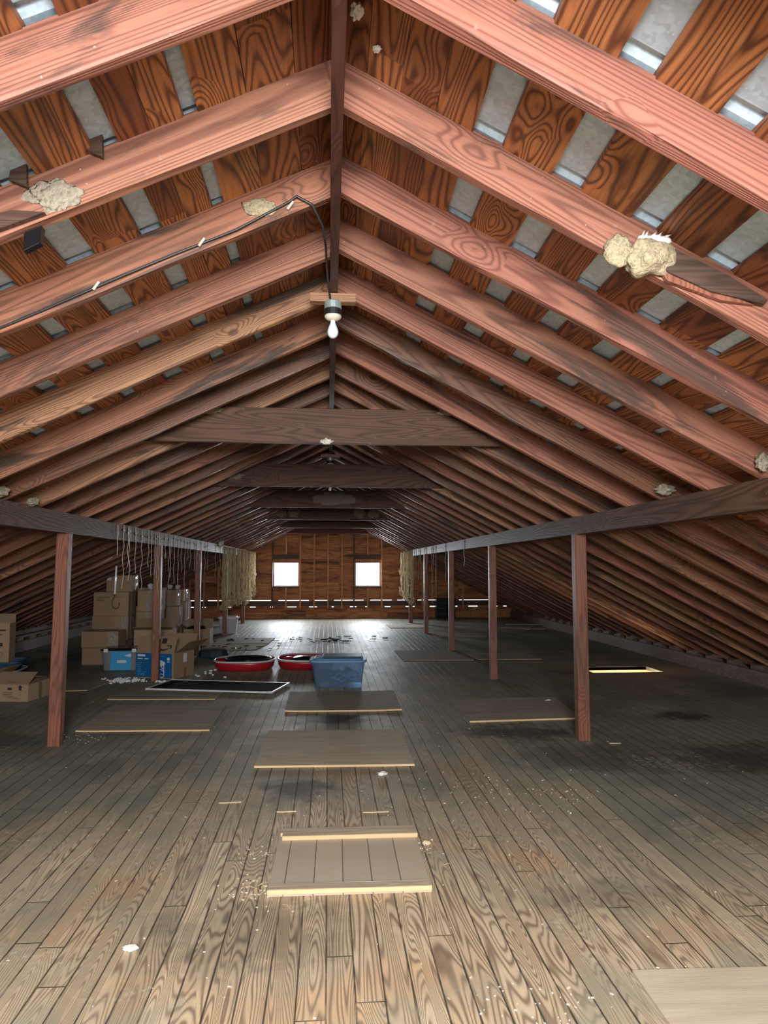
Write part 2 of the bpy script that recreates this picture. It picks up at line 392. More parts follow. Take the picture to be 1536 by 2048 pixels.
# ceiling: ribbed sheet metal on spaced boards
def slopegrid(bm, sg, off):
    ys = []; y = YF
    rib = []
    k = -14
    while True:
        yr = 1.71+.289*k; k += 1
        if yr < YF+.05: continue
        if yr > YB-.05: break
        rib += [(yr-.026, 0), (yr-.020, .022), (yr+.006, .022), (yr+.026, 0)]
    pr = [(YF, 0)]+rib+[(YB+.12, 0)]
    prev = None
    for (y, h) in pr:
        a = bm.verts.new((XR, y, deck(sg, XR)+off+h)); b = bm.verts.new((sg*XE, y, deck(sg, sg*XE)+off+h))
        if prev: bm.faces.new((prev[0], prev[1], b, a))
        prev = (a, b)
bm = nb()
for sg in (-1, 1): slopegrid(bm, sg, .03)
# give the sheet its thickness
ceil = obj('ceiling', bm, M['metal'])
sm = ceil.modifiers.new('s', 'SOLIDIFY'); sm.thickness = .003; sm.offset = 1
tag(ceil, 'galvanised ribbed metal roof seen between spaced brown boards', 'ceiling', kind='structure')
spans = {
 -1: [(.0, .14), (.142, .30), (.302, .455), (.505, .600), (.602, .702), (.787, .958), (1.073, 1.252), (1.335, 1.505), (1.60, 1.79), (1.88, 2.06), (2.13, 2.33)],
 1: [(.0, .10), (.102, .215), (.217, .335), (.337, .465), (.568, .738), (.845, 1.01), (1.11, 1.268), (1.38, 1.56), (1.64, 1.84), (1.90, 2.10), (2.105, 2.30)]}
for sg in (-1, 1):
    lst = list(spans[sg]); x = lst[-1][1]+.004; k = 0
    while x < XE-.05:
        w = (.235, .205, .25)[k % 3]; g_ = .003
        if k in (2, 5, 9): g_ = .035
        lst.append((x, min(x+w, XE))); x += w+g_; k += 1
    for k, (a, b) in enumerate(lst):
        bm = nb(); th = .022; ny = 56; rag = .006 if k > 3 else .002
        if sg == 1 and k >= 8: rag = .011
        rows = []
        for i in range(ny+1):
            y = YF+(YB+.05-YF)*i/ny
            j0 = rag*mn.noise(Vector((y*2.1, k*3.7, sg*5)))*1.5; j1 = rag*mn.noise(Vector((y*2.1, k*3.7+9, sg*5)))*1.5
            xa = XR+sg*(a+j0*(k > 0)); xb = XR+sg*(b+j1)
            dz = .004*mn.noise(Vector((y, k*1.3, 3)))
            rows.append([bm.verts.new(p) for p in ((xa, y, deck(sg, xa)+dz), (xb, y, deck(sg, xb)+dz), (xb, y, deck(sg, xb)+th+dz), (xa, y, deck(sg, xa)+th+dz))])
        for i in range(ny):
            for q in range(4): bm.faces.new((rows[i][q], rows[i][(q+1) % 4], rows[i+1][(q+1) % 4], rows[i+1][q]))
        bm.faces.new(rows[0][::-1]); bm.faces.new(rows[-1])
        o = obj('sheathing_board', bm, M['deck'], ceil)

# ridge board
tag(obj('ridge_board', bx(XR-.021, XR+.021, YF, YB, 3.0, 3.26, bev=.003), M['ridge']), 'long dark red ridge board running along the roof peak', 'ridge board')

# rafters
LY = [1.776, 2.305, 2.89, 3.47, 4.035, 4.65, 5.165]; RY = [1.785, 2.34, 2.894, 3.436, 3.99]
LY = [-.45, .1, .65, 1.2]+LY; RY = [-.45, .1, .65, 1.2]+RY
while LY[-1] < YB-.7: LY.append(LY[-1]+.571)
while RY[-1] < YB-.7: RY.append(RY[-1]+.558)
TY = [5.42+2.965*k for k in range(6)]
near_lab = {
 -1: {1.78: 'nearest pinkish rafter crossing the upper left corner', 2.31: 'pink rafter with round red knot and pale mud stain on left slope',
      2.89: 'weathered rafter on left slope carrying the black clipped cable', 3.47: 'pinkish rafter with a dark scarf gash just beyond the cabled rafter',
      4.04: 'grey-tan rafter on left slope ending at the wooden lamp block', 4.65: 'rafter on left slope with yellowish top just behind the bulb',
      5.17: 'left rafter tucked just before the nearest collar tie'},
 1: {1.79: 'nearest broad pink rafter crossing the upper right corner', 2.34: 'red rafter on right slope holding the pale mud nest',
     2.89: 'orange-pink rafter on right slope with big dark knot, below the nest rafter', 3.44: 'reddish-brown rafter ending by the pale nest at right frame edge',
     3.99: 'red rafter on right slope starting beside the lamp block'}}
ordn = ['nearest', 'second', 'third', 'fourth', 'fifth', 'sixth']
raf_mesh = {}
for sg in (-1, 1):
    ang = math.atan(S[sg]); Lr = (XE-.021-.02)/math.cos(ang)
    for q in range(5):
        b = timber(Lr, .046, .155, seg=40, jit=.0022, seed=q*2.1+sg, plumb=-.155*math.tan(ang))
        me = bpy.data.meshes.new('rafter'); bmesh.ops.recalc_face_normals(b, faces=b.faces); b.to_mesh(me); b.free(); raf_mesh[(sg, q)] = me
    for m_ in [raf_mesh[(sg, q)] for q in range(5)]: m_.materials.append(M['rafter'])
    for i, Y in enumerate(LY if sg < 0 else RY):
        o = bpy.data.objects.new('rafter', raf_mesh[(sg, (i*3) % 5)]); C.objects.link(o)
        o.location = (XR+sg*.021, Y if sg > 0 else Y-.046, ZR[sg])
        # local +x must run down the slope; local z up
        o.rotation_euler = (0, ang, 0) if sg > 0 else (0, ang, PI)
        if sg < 0: o.rotation_mode = 'XYZ'
        o.material_slots[0].link = 'OBJECT'
        yk = round(Y+1e-4, 2)
        if yk in near_lab[sg]:
            o.material_slots[0].material = {-1: {2.89: M['rafter_tan'], 4.04: M['rafter_tan'], 4.65: M['rafter_tan'], 5.17: M['rafter_brown']}, 1: {}}[sg].get(yk, M['rafter'])
            tag(o, near_lab[sg][yk], 'rafter')
        else:
            o.material_slots[0].material = (M['rafter_brown'], M['rafter_tan'], M['rafter_brown'], M['rafter'])[(i*7+(sg > 0)) % 4]
            side = 'left' if sg < 0 else 'right'
            if Y < 1.5: lab = 'rafter on the %s slope above and behind the viewer' % side; gr = '%s rafters behind the viewer' % side
            elif Y < TY[0]: lab = 'brown rafter on %s slope just before the nearest collar tie' % side; gr = '%s rafters just before the first tie' % side
            else:
                k = max(j for j in range(6) if TY[j] <= Y)
                if k < 5: lab = 'brown rafter on %s slope between the %s and %s collar ties' % (side, ordn[k], ordn[k+1])
                else: lab = 'dark rafter on %s slope between the farthest collar tie and gable wall' % side
                gr = lab.replace('rafter on', 'rafters on')
            tag(o, lab, 'rafter', gr)

# collar ties
tlab = ['nearest and widest dark collar tie board with pale nest on its underside', 'second collar tie board with whitish flecks at its ends', 'third collar tie board with pale grey blotch at middle',
        'fourth collar tie board with white vertical drip streaks', 'fifth collar tie board, dark and narrow in view', 'farthest collar tie board directly above the gable windows']
for k, Y in enumerate(TY):
    z0, z1 = 2.455, 2.725
    xl0 = -(ZR[-1]+.10-z0)/S[-1]; xl1 = -(ZR[-1]+.10-z1)/S[-1]; xr0 = (ZR[1]+.10-z0)/S[1]; xr1 = (ZR[1]+.10-z1)/S[1]
    bm = prism(nb(), [(xl0, z0), (xr0, z0-.006), (xr1, z1), (xl1, z1)], Y-.022, Y+.022, 'y', .003)
    tag(obj('collar_tie', bm, M['tie']), tlab[k], 'collar tie')

# purlins
for sg, X in ((-1, -2.29), (1, 2.235)):
    zt = 1.972 if sg < 0 else 1.955
    bm = nb(); rows = []
    for i in range(41):
        y = YF+.02+(YB-YF-.06)*i/40; j = .004*mn.noise(Vector((y, sg*4, 1)))
        rows.append([bm.verts.new(p) for p in ((X-.05, y, 1.80+j), (X+.05, y, 1.80+j), (X+.05, y, zt+j), (X-.05, y, zt+j))])
    for i in range(40):
        for q in range(4): bm.faces.new((rows[i][q], rows[i][(q+1) % 4], rows[i+1][(q+1) % 4], rows[i+1][q]))
    bm.faces.new(rows[0][::-1]); bm.faces.new(rows[-1])
    tag(obj('purlin', bm, M['purlin']), 'long grimy %s beam carried on the row of posts%s' % (('left-hand', ' and hung with twine') if sg < 0 else ('right-hand', ', bare at its near end')), 'beam')

# posts
ys_l = [6.37, 9.80, 12.78, 16.14, 19.49]; ys_r = [6.21, 9.61, 12.90, 16.26, 19.32]
pl = ['nearest reddish square post on the left, scarred and worn', 'reddish post standing in front of the blue printed box', 'dark post beside the plain open cardboard box on the left',
      'dark left post standing in front of the pale plastic bin', 'farthest left post below the thick twine skeins']
pr_ = ['nearest reddish square post on the right', 'second right post, before the dim lower eave', 'third right post behind the flush plywood square',
       'thin dark right post behind the short hanging strings', 'farthest right post under the twine skeins']
for sg, ys, lab, X in ((-1, ys_l, pl, -2.29), (1, ys_r, pr_, 2.235)):
    for k, Y in enumerate(ys):
        bm = nb(); rings = []; lean = .02*(sg < 0)*(k == 0)
        w = .052 if k == 0 else .048
        for i in range(15):
            z = 1.80*i/14; j = [.002*mn.noise(Vector((z*3, k*5+q, sg*3))) for q in range(4)]
            b_ = .006
            pts = [(-w+b_, -w), (w-b_, -w), (w, -w+b_), (w, w-b_), (w-b_, w), (-w+b_, w), (-w, w-b_), (-w, -w+b_)]
            rings.append([bm.verts.new((px+j[q % 4]-lean*(1-z/1.8), py+j[(q+1) % 4], z)) for q, (px, py) in enumerate(pts)])
        for i in range(14):
            for q in range(8): bm.faces.new((rings[i][q], rings[i][(q+1) % 8], rings[i+1][(q+1) % 8], rings[i+1][q]))
        bm.faces.new(rings[0][::-1]); bm.faces.new(rings[-1])
        tag(obj('support_post', bm, M['post'], loc=(X, Y, 0)), lab[k], 'post')

# ------------------------------------------------------------------ far gable wall
SEAM = .008
def wallboards(bm, Yc, th, holes, z0, zmax, rowh, gaps):
    z = z0
    while z < zmax:
        z1 = min(z+rowh, zmax)
        for (ga, gb) in gaps:
            if z < ga < z1: z1 = ga
        # roof limits
        xl = -min(XE, (ZR[-1]+RD+.03-z)/S[-1]-XR); xr = min(XE, (ZR[1]+RD+.03-z)/S[1]+XR)
        if xr-xl < .1: break
        xl1 = -min(XE, (ZR[-1]+RD+.03-z1)/S[-1]-XR); xr1 = min(XE, (ZR[1]+RD+.03-z1)/S[1]+XR)
        segs = [(xl, xr, xl1, xr1)]
        cuts = [(a, b) for (a, b, c, d) in holes if c < z1-.001 and d > z+.001]
        cuts.sort(); x = xl; parts = []
        xa1 = xl1
        for (a, b) in cuts: parts.append((x, a, xa1, a)); x = b; xa1 = b
        parts.append((x, xr, xa1, xr1))
        for (a, b, a1, b1) in parts:
            if b-a > .01: prism(bm, [(a, z), (b, z), (b1, z1-SEAM), (a1, z1-SEAM)], Yc, Yc+th)
        z = z1
        for (ga, gb) in gaps:
            if abs(z-ga) < 1e-6: z = gb
W = [(-1.614, -.885, .943, 1.643), (.806, 1.542, .943, 1.643)]
bm = nb()
# split rows at the window heads and sills so the openings stay clean
zs = [0, .30, .512, .528]
wallboards(bm, YB, .025, W, 0.0, .32, .16, [])
wallboards(bm, YB, .025, W, .340, .516, .2, [])
wallboards(bm, YB, .025, W, .53, .943, .207, [])
wallboards(bm, YB, .025, W, .943, 1.643, .175, [])
wallboards(bm, YB, .025, W, 1.643, 3.24, .19, [])

for (za, zb) in ((0, .32), (.340, .516), (.53, .943), (.943, 1.643), (1.643, 3.2)):
    zc = za
    while zc < zb-.01:
        zd = min(zc+.42, zb)
        zd = min(zc+.0875, zb); xl = -min(XE, (ZR[-1]+RD-.0-zc)/S[-1]-XR); xr = min(XE, (ZR[1]+RD-.0-zc)/S[1]+XR)
        if xr-xl > .2:
            if abs(za-.943) < 1e-6: cuts = [(xl, W[0][0]), (W[0][1], W[1][0]), (W[1][1], xr)]
            else: cuts = [(xl, xr)]
            for (a, b) in cuts: box(bm, a, b, YB+.026, YB+.032, zc, zd)
        zc = zd
# blocks that close parts of the lower slit
xs = -5.7; random.seed(3)
while xs < 5.7:
    w = R_(.12, .6); box(bm, xs, xs+w, YB+.002, YB+.02, .312, .35); xs += w+R_(.04, .3)
xs = -5.7
while xs < 5.7:
    w = R_(.03, .22); box(bm, xs, xs+w, YB+.002, YB+.02, .508, .534); xs += w+R_(.3, .9)
tag(obj('wall_back', bm, M['gable']), 'far gable wall of horizontal orange-brown boards with daylight slits', 'wall', kind='structure')
bm = nb(); box(bm, -XE, XE, YB-.10, YB-.002, 0, .285, bev=.004)
tag(obj('baseboard_back', bm, M['gable']), 'broad sill board along the foot of the gable wall', 'sill', kind='structure')
bm = nb(); box(bm, -XE+.05, XE-.05, YB-.03, YB-.002, .365, .50, bev=.004)
tag(obj('trim_2', bm, M['darkwood']), 'dark horizontal board between the two daylight slits', 'board', kind='structure')
# studs
full = [(-4.45, 'l'), (-4.04, 'l'), (-3.63, 'l'), (-3.22, 'l'), (-2.81, 'l'), (-2.42, 'l'), (-1.66, 'w'), (-.83, 's'), (-.42, 's'), (-.01, 's'), (.40, 's'), (.76, 'w'), (1.59, 's'), (2.42, 'r'), (2.81, 'r'), (3.22, 'r'), (3.63, 'r'), (4.04, 'r')]
slab = {-1.66: 'dark stud along the left edge of the left gable window', -.83: 'stud along the right edge of the left gable window', -.42: 'orange stud between the windows, nearer the left window',
        -.01: 'middle orange stud of the gable wall under the ridge', .40: 'orange stud between the windows, nearer the right window', .76: 'dark stud along the left edge of the right gable window', 1.59: 'stud along the right edge of the right gable window'}
for (x, t) in full:
    sg = -1 if x < XR else 1
    zt = deck(sg, x+sg*.025)-.005
    o = obj('wall_stud', bx(-.021, .021, -.095, -.003, 0, zt-.286, bev=.002), M['darkwood'] if t == 'w' else M['stud'], loc=(x, YB, .286))
    if x in slab: tag(o, slab[x], 'stud')
    else:
        side = 'left' if x < 0 else 'right'
        tag(o, 'dim wall stud on the gable outside the %s beam' % side, 'stud', '%s outer gable studs' % side)
for (x, z0, z1, lab) in [(-1.25, .286, .90, 'short cripple stud under the left gable window'), (1.17, .286, .90, 'short cripple stud under the right gable window'),
                         (-1.25, 1.89, 2.62, 'short cripple stud above the left gable window'), (1.17, 1.89, 2.60, 'short cripple stud above the right gable window')]:
    tag(obj('cripple_stud', bx(-.021, .021, -.08, -.003, 0, z1-z0, bev=.002), M['stud'], loc=(x, YB, z0)), lab, 'stud')
for k, (a, b, c, d) in enumerate(W):
    tag(obj('window_header', bx(a-.02, b+.0, YB-.08, YB-.003, d+.10, d+.24, bev=.003), M['darkwood']), 'dark header board over the %s gable window' % ('left', 'right')[k], 'header')
    f = nb(); t = .028
    box(f, a, b, YB-.012, YB+.03, c, c+t); box(f, a, b, YB-.012, YB+.03, d-t*.5, d)
    box(f, a, a+t*.6, YB-.012, YB+.03, c+t, d-t*.5); box(f, b-t*(.6 if k == 0 else 1.1), b, YB-.012, YB+.03, c+t, d-t*.5)
    fr = obj('window_%d' % (k+1), f, M['rim']); tag(fr, 'small square %s gable window glowing with daylight' % ('left', 'right')[k], 'window', kind='structure')
    obj('window_pane', bx(a+.015, b-.015, YB+.008, YB+.012, c+.02, d-.012), M['pane'], fr)
    s = nb(); box(s, a-.03, b+.03, YB-.07, YB-.001, c-.045, c-.003, bev=.003); obj('window_sill', s, M['darkwood'], fr)

# near end wall (behind the viewer) with its wide loading door opening
HX0, HX1, HZ0, HZ1 = -.75, .75, 1.35, 2.75
bm = nb(); Wn = [(HX0, HX1, HZ0, HZ1)]
wallboards(bm, YF-.02, .025, Wn, 0, HZ0, .25, []); wallboards(bm, YF-.02, .025, Wn, HZ0, HZ1, .21, []); wallboards(bm, YF-.02, .025, Wn, HZ1, 3.24, .19, [])
tag(obj('wall_front', bm, M['gable']), 'near gable wall with open loading door behind the viewer', 'wall', kind='structure')
# low eave walls and curbs
for sg, nm in ((-1, 'left'), (1, 'right')):
    tag(obj('wall_'+nm, bx(sg*XE, sg*(XE+.03), YF, YB+.03, -.05, deck(sg, sg*XE)+.04), M['curb']), 'low %s eave wall where the roof meets the floor' % nm, 'wall', kind='structure')
    bm = nb(); x0, x1 = sorted((sg*5.46, sg*5.50))
    y = YF+.05
    while y < YB-.3:
        L = R_(2.6, 4.2); y1 = min(y+L, YB-.12); box(bm, x0+R_(-.01, .01), x1, y, y1-.01, 0, .185+R_(-.01, .01), bev=.003); y = y1
    tag(obj('baseboard_'+nm, bm, M['curb']), 'rough curb board along the %s eave' % nm, 'curb', kind='structure')
    bm = nb(); x0, x1 = sorted((sg*5.51, sg*5.60)); y = YF+.05
    box(bm, x0, x1, YF+.05, YB-.12, .235, .275, bev=.003)
    while y < YB-.2: box(bm, x0+.005, x1, y, y+.30, 0, .234); y += .56
    tag(obj('trim_%d' % (3 if sg < 0 else 4), bm, M['curb']), 'upper plate with dark slots behind the %s curb' % nm, 'plate', kind='structure')

# ------------------------------------------------------------------ floor hatch and plywood squares
def quad(name, pts, th, m, label, cat, edge=None, z=0, warp=0):
    """flat board from four floor corners (front-left, front-right, back-right, back-left)"""
    P = [Vector((p[0], p[1], 0)) for p in pts]; c = sum(P, Vector())/4
    d = (P[1]-P[0]); rz = math.atan2(d.y, d.x); R = Matrix.Rotation(-rz, 3, 'Z')
    t = thing(name, label, cat, (c.x, c.y, z), rz)
    Q = [R @ (p-c) for p in P]
    bm = nb(); n = 14; top = []; bot = []
    for i in range(n+1):
        for j in range(n+1):
            u, v = i/n, j/n
            p = (Q[0]*(1-u)+Q[1]*u)*(1-v)+(Q[3]*(1-u)+Q[2]*u)*v
            ex = .004*mn.noise(Vector((p.x*3, p.y*3, c.x))) if (i in (0, n) or j in (0, n)) else 0
            h = warp*(mn.noise(Vector((u*2+c.x, v*2, c.y)))+.5*(abs(u-.5)*2)**3)
            h = max(0, h)
            top.append(bm.verts.new((p.x+ex, p.y+ex, th+h+.001))); bot.append(bm.verts.new((p.x+ex, p.y+ex, h+.001)))
    I = lambda i, j: i*(n+1)+j
    for i in range(n):
        for j in range(n):
            bm.faces.new((top[I(i, j)], top[I(i+1, j)], top[I(i+1, j+1)], top[I(i, j+1)])); bm.faces.new((bot[I(i, j)], bot[I(i, j+1)], bot[I(i+1, j+1)], bot[I(i+1, j)]))
    for i in range(n):
        for (a, b) in ((I(i, 0), I(i+1, 0)), (I(i+1, n), I(i, n)), (I(0, i+1), I(0, i)), (I(n, i), I(n, i+1))):
            bm.faces.new((bot[a], bot[b], top[b], top[a]))
    o = obj('panel', bm, m, t)
    if edge:
        b2 = nb(); pr = None
        for i in range(n+1):
            u = i/n; p = Q[0]*(1-u)+Q[1]*u; h = max(0, warp*(mn.noise(Vector((u*2+c.x, 0, c.y)))+.5*(abs(u-.5)*2)**3))
            r = [b2.verts.new((p.x, p.y-dy, zz)) for dy, zz in ((.007, h+.002), (.007, h+th), (.0, h+th+.0016), (-.004, h+th+.0016), (-.004, h+.002))]
            if pr:
                for q in range(5): b2.faces.new((pr[q], pr[(q+1) % 5], r[(q+1) % 5], r[q]))
            pr = r
        e = obj('cut_edge', b2, M['fresh'], t); e['label'] = 'pale freshly sawn front edge'
    return t
quad('plywood_panel', [(-.548, 5.54), (.662, 5.50), (.668, 6.66), (-.540, 6.69)], .016, M['ply'], 'pale clean plywood square just beyond the battened floor hatch', 'plywood board', True, warp=.002)
quad('plywood_panel', [(-.444, 7.60), (.777, 7.56), (.794, 8.70), (-.452, 8.73)], .016, M['ply_dark'], 'grimy warped plywood square in front of the blue storage tote', 'plywood board', True, warp=.010)
quad('plywood_panel', [(-2.30, 6.84), (-1.085, 6.79), (-1.10, 7.96), (-2.31, 8.02)], .014, M['ply_dark'], 'plywood square on the left, just beside the nearest left post', 'plywood board', True, warp=.008)
quad('plywood_panel', [(-2.50, 8.45), (-1.28, 8.36), (-1.22, 9.5), (-2.44, 9.6)], .010, M['ply_dark'], 'plywood sheet half covered by the black framed screen', 'plywood board', True, warp=.002)
quad('plywood_panel', [(1.38, 6.96), (2.52, 7.03), (2.60, 8.14), (1.36, 8.21)], .016, M['ply_dark'], 'plywood square on the right, touching the nearest right post', 'plywood board', True, warp=.003)
quad('plywood_panel', [(1.212, 11.55), (2.35, 11.50), (2.30, 12.78), (1.19, 12.88)], .012, M['ply_dark'], 'thin plywood square on the floor left of the third right post', 'plywood board', warp=.002)
quad('plywood_panel', [(2.33, 15.35), (3.45, 15.33), (3.40, 16.3), (2.30, 16.4)], .012, M['ply_dark'], 'faint plywood square in shade right of the fourth right post', 'plywood board', warp=.002)
quad('plywood_panel', [(1.53, 17.6), (2.6, 17.65), (2.5, 18.5), (1.5, 18.52)], .014, M['ply'], 'bright plywood square at the foot of the farthest right post', 'plywood board', warp=.002)
quad('plywood_panel', [(-2.25, 13.2), (-1.30, 13.25), (-1.17, 14.1), (-2.3, 14.15)], .012, M['ply_dark'], 'nearer of two dark sheets on the floor before the pale bin', 'plywood board', warp=.004)
quad('plywood_panel', [(-2.3, 14.25), (-1.16, 14.28), (-1.12, 15.3), (-2.3, 15.35)], .014, M['ply_dark'], 'farther of two dark sheets on the floor before the pale bin', 'plywood board', warp=.004)
quad('plywood_panel', [(1.10, 1.45), (2.32, 1.43), (2.34, 2.66), (1.137, 2.69)], .010, M['ply'], 'pale dusty plywood board at the bottom right corner', 'plywood board', warp=0)
quad('plywood_panel', [(-3.9, 8.95), (-2.93, 9.07), (-2.80, 9.95), (-3.8, 9.9)], .010, M['ply_dark'], 'dark plywood piece on the floor behind the nearest left post', 'plywood board', True, warp=.003)
quad('plywood_panel', [(2.45, 11.6), (3.5, 11.55), (3.4, 12.4), (2.4, 12.5)], .008, M['ply_dark'], 'faint board on the floor between second and third right posts', 'plywood board', True, warp=.002)

h = thing('floor_hatch', 'nailed-shut floor hatch of planks with pale battens in the foreground', 'hatch', (.108, 3.79, 0), math.radians(-.6))
obj('hatch_boards', bx(-.375, .385, -.38, .40, .001, .012), M['hatch'], h)
def batten(x0, x1, y, w, th, lab=None):
    b = timber(x1-x0, w, th, bev=.002, seg=12, jit=.0012, seed=y)
    o = obj('batten', b, M['batten'], h, (x0, y+w, .012))
    e = obj('sawn_edge', bx(0, x1-x0, -w-.004, -w-.0005, .001, th-.001), M['fresh'], o); e['label'] = 'pale split front edge'
    return o
batten(-.375, .385, -.385, .062, .022); batten(-.355, .392, .265, .058, .024); batten(-.368, .385, .325, .065, .020)

# ------------------------------------------------------------------ window screen on the floor
sx, sy = 1.62, .71
t = thing('window_screen', 'black window screen in a thin white frame lying on the floor', 'screen', (-1.353, 9.17, .014), math.radians(-13.8))
obj('screen_cloth', bx(-sx/2+.012, sx/2-.012, -sy/2+.012, sy/2-.012, .008, .012), M['mesh'], t)
f = nb(); a = .018
box(f, -sx/2, sx/2, -sy/2, -sy/2+a, 0, .02, bev=.002); box(f, -sx/2, sx/2, sy/2-a, sy/2, 0, .02, bev=.002)
box(f, -sx/2, -sx/2+a, -sy/2+a, sy/2-a, 0, .02, bev=.002); box(f, sx/2-a, sx/2, -sy/2+a, sy/2-a, 0, .02, bev=.002)
obj('frame', f, M['alum'], t)

# ------------------------------------------------------------------ totes and tubs
def tote(name, label, loc, rz, w, d, h, bodym, lidm, taper=.88, lid=True, rimw=.02, lidh=.025, cat='storage tote'):
    t = thing(name, label, cat, loc, rz)
    bm = nb(); prof = []
    n = 32
    def ring(sc, z, ins=0):
        vs = []
        for k in range(n):
            a = 2*PI*k/n; c, s = math.cos(a), math.sin(a)
            X = math.copysign(abs(c)**.25, c)*(w/2*sc-ins); Y = math.copysign(abs(s)**.25, s)*(d/2*sc-ins)
            vs.append(bm.verts.new((X, Y, z)))
        return vs
    R = [ring(taper, .002), ring(taper+.01, .02), ring(.97, h*.82), ring(.985, h*.83), ring(1-.01, h-.02), ring(1.0+2*rimw/w, h-.02), ring(1.0+2*rimw/w, h), ring(1., h, .003),
         ring(.97, h*.82, .004), ring(taper+.01, .02, .004), ring(taper, .008, .006)]
    for i in range(len(R)-1):
        for k in range(n): bm.faces.new((R[i][k], R[i][(k+1) % n], R[i+1][(k+1) % n], R[i+1][k]))
    bm.faces.new(R[0][::-1]); bm.faces.new(R[-1])
    obj('body', bm, bodym, t, smooth=False)
    if lid:
        bm = nb(); s = 1+2*rimw/w
        lathe(bm, [(s*1.01, -.012), (s*1.012, .006), (s, .012), (.93, .014), (.9, lidh), (.86, lidh+.004), (.5, lidh+.006)], n, sx=w/2, sy=d/2, sq=8)
        l = obj('lid', bm, lidm, t, (0, 0, h))
    return t
# the blue translucent tote
tt = tote('storage_tote', 'blue translucent storage tote with lid in the middle of the floor', (.135, 9.24, 0), math.radians(-2.5), .68, .46, .335, M['clearblue'], M['lidblue'], .87)
r = obj('rim', (lambda b: (lathe(b, [(1.045, .318), (1.055, .322), (1.055, .336), (1.02, .338), (1.0, .33)], 32, sx=.34, sy=.24, sq=8, capb=False, capt=False)))(nb()), M['lidblue'], tt)
o = obj('lid_panel', bx(-.20, .30, -.16, .20, .364, .384, bev=.008), M['deepblue'], tt); o['label'] = 'darker raised lid panel'
random.seed(11)
def content(parent_loc, items):
    for (nm, lab, cat, m, p, rr) in items:
        bm = nb(); lump(bm, 0, 0, 0, *rr, sub=3, amp=.35, fr=5, seed=p[0]*9)
        tag(obj(nm, bm, m, loc=(parent_loc[0]+p[0], parent_loc[1]+p[1], parent_loc[2]+p[2]), smooth=True), lab, cat)
content((.135, 9.24, 0), [
 ('cloth_bundle', 'dark blue cloth bundle at the left inside the blue tote', 'cloth', M['clothb'], (-.15, -.06, .12), (.12, .1, .10)),
 ('cloth_bundle', 'pale teal cloth lump at the right inside the blue tote', 'cloth', M['clothc'], (.18, -.10, .16), (.07, .06, .05)),
 ('cloth_bundle', 'dark cloth filling the right half of the blue tote', 'cloth', M['clothb'], (.08, .04, .12), (.16, .1, .11)),
 ('paper_wad', 'tan crumpled paper low inside the blue tote', 'paper', M['card'], (-.17, -.15, .04), (.07, .03, .035)),
 ('paper_wad', 'white paper scrap near the top inside the blue tote', 'paper', M['paper'], (.04, -.14, .24), (.05, .02, .035))])
bm = nb()
for q in range(3): tube(bm, [(-.12+.36*k/14, -.155+.008*math.sin(k+q), .10+.03*math.sin(k*.9+q*2)+q*.025) for k in range(15)], .007, 6)
tag(obj('cord_tangle', bm, M['clothc'], loc=(.16, 9.24, 0), smooth=True), 'pale tangled cord lying inside the blue tote', 'cord')

def tub(label, cx, cy, sx, sy, rz=0, inner='disc'):
    t = thing('oval_tub', label, 'tub', (cx, cy, 0), rz)
    lathe_ = lambda prof, **k: lathe(nb(), prof, 40, sx=sx, sy=sy, sq=2.7, **k)
    obj('basin', lathe_([(.80, .002), (.88, .012), (.94, .05), (.965, .10), (.97, .132), (.95, .132), (.93, .06), (.86, .03), (.5, .02)]), M['red'], t, smooth=True)
    obj('rim', lathe_([(.955, .128), (.99, .126), (1.0, .135), (.995, .150), (.96, .153), (.945, .145)], capb=False, capt=False), M['rim'], t, smooth=True)
    return t
tub('red oval tub with pale rim holding a black dish, left of the other tub', -1.235, 10.86, .455, .40)
t = thing('black_dish', 'round black dish lying inside the left red tub', 'dish', (-1.19, 10.86, .06))
obj('bowl', lathe(nb(), [(.25, 0), (.30, .03), (.34, .085), (.35, .10), (.33, .10), (.27, .05), (.1, .04)], 32, sx=1, sy=.95), M['blackp'], t, smooth=True)
tub('red oval tub filled with dark items, partly behind the blue tote', -.325, 11.0, .445, .48)
content((-.325, 11.0, 0), [
 ('cloth_bundle', 'black cloth heaped inside the right red tub', 'cloth', M['blackp'], (.0, .05, .10), (.25, .28, .055)),
 ('cloth_bundle', 'red cloth at the left inside the right red tub', 'cloth', M['red'], (-.26, .02, .09), (.10, .12, .05)),
 ('paper_wad', 'pale paper packet inside the right red tub', 'paper', M['paper'], (-.02, -.28, .10), (.11, .05, .025))])
t = thing('upturned_tray', 'black eight-sided plastic tray lying upside down before the post', 'tray', (-1.92, 12.25, 0))
obj('tray', lathe(nb(), [(.27, .0), (.28, .012), (.255, .02), (.225, .12), (.20, .135), (.1, .137)], 8, sx=1, sy=.9), M['slate'], t)
# pale bin
t = tote('plastic_bin', 'pale frosted plastic bin behind the fourth left post', (-2.27, 16.62, 0), .05, .42, .36, .36, M['frost'], M['whitep'], .8, cat='bin')
content((-2.27, 16.62, 0), [('cloth_bundle', 'lilac cloth bundled inside the pale frosted bin', 'cloth', M['violet'], (0, -.02, .16), (.13, .11, .13))])
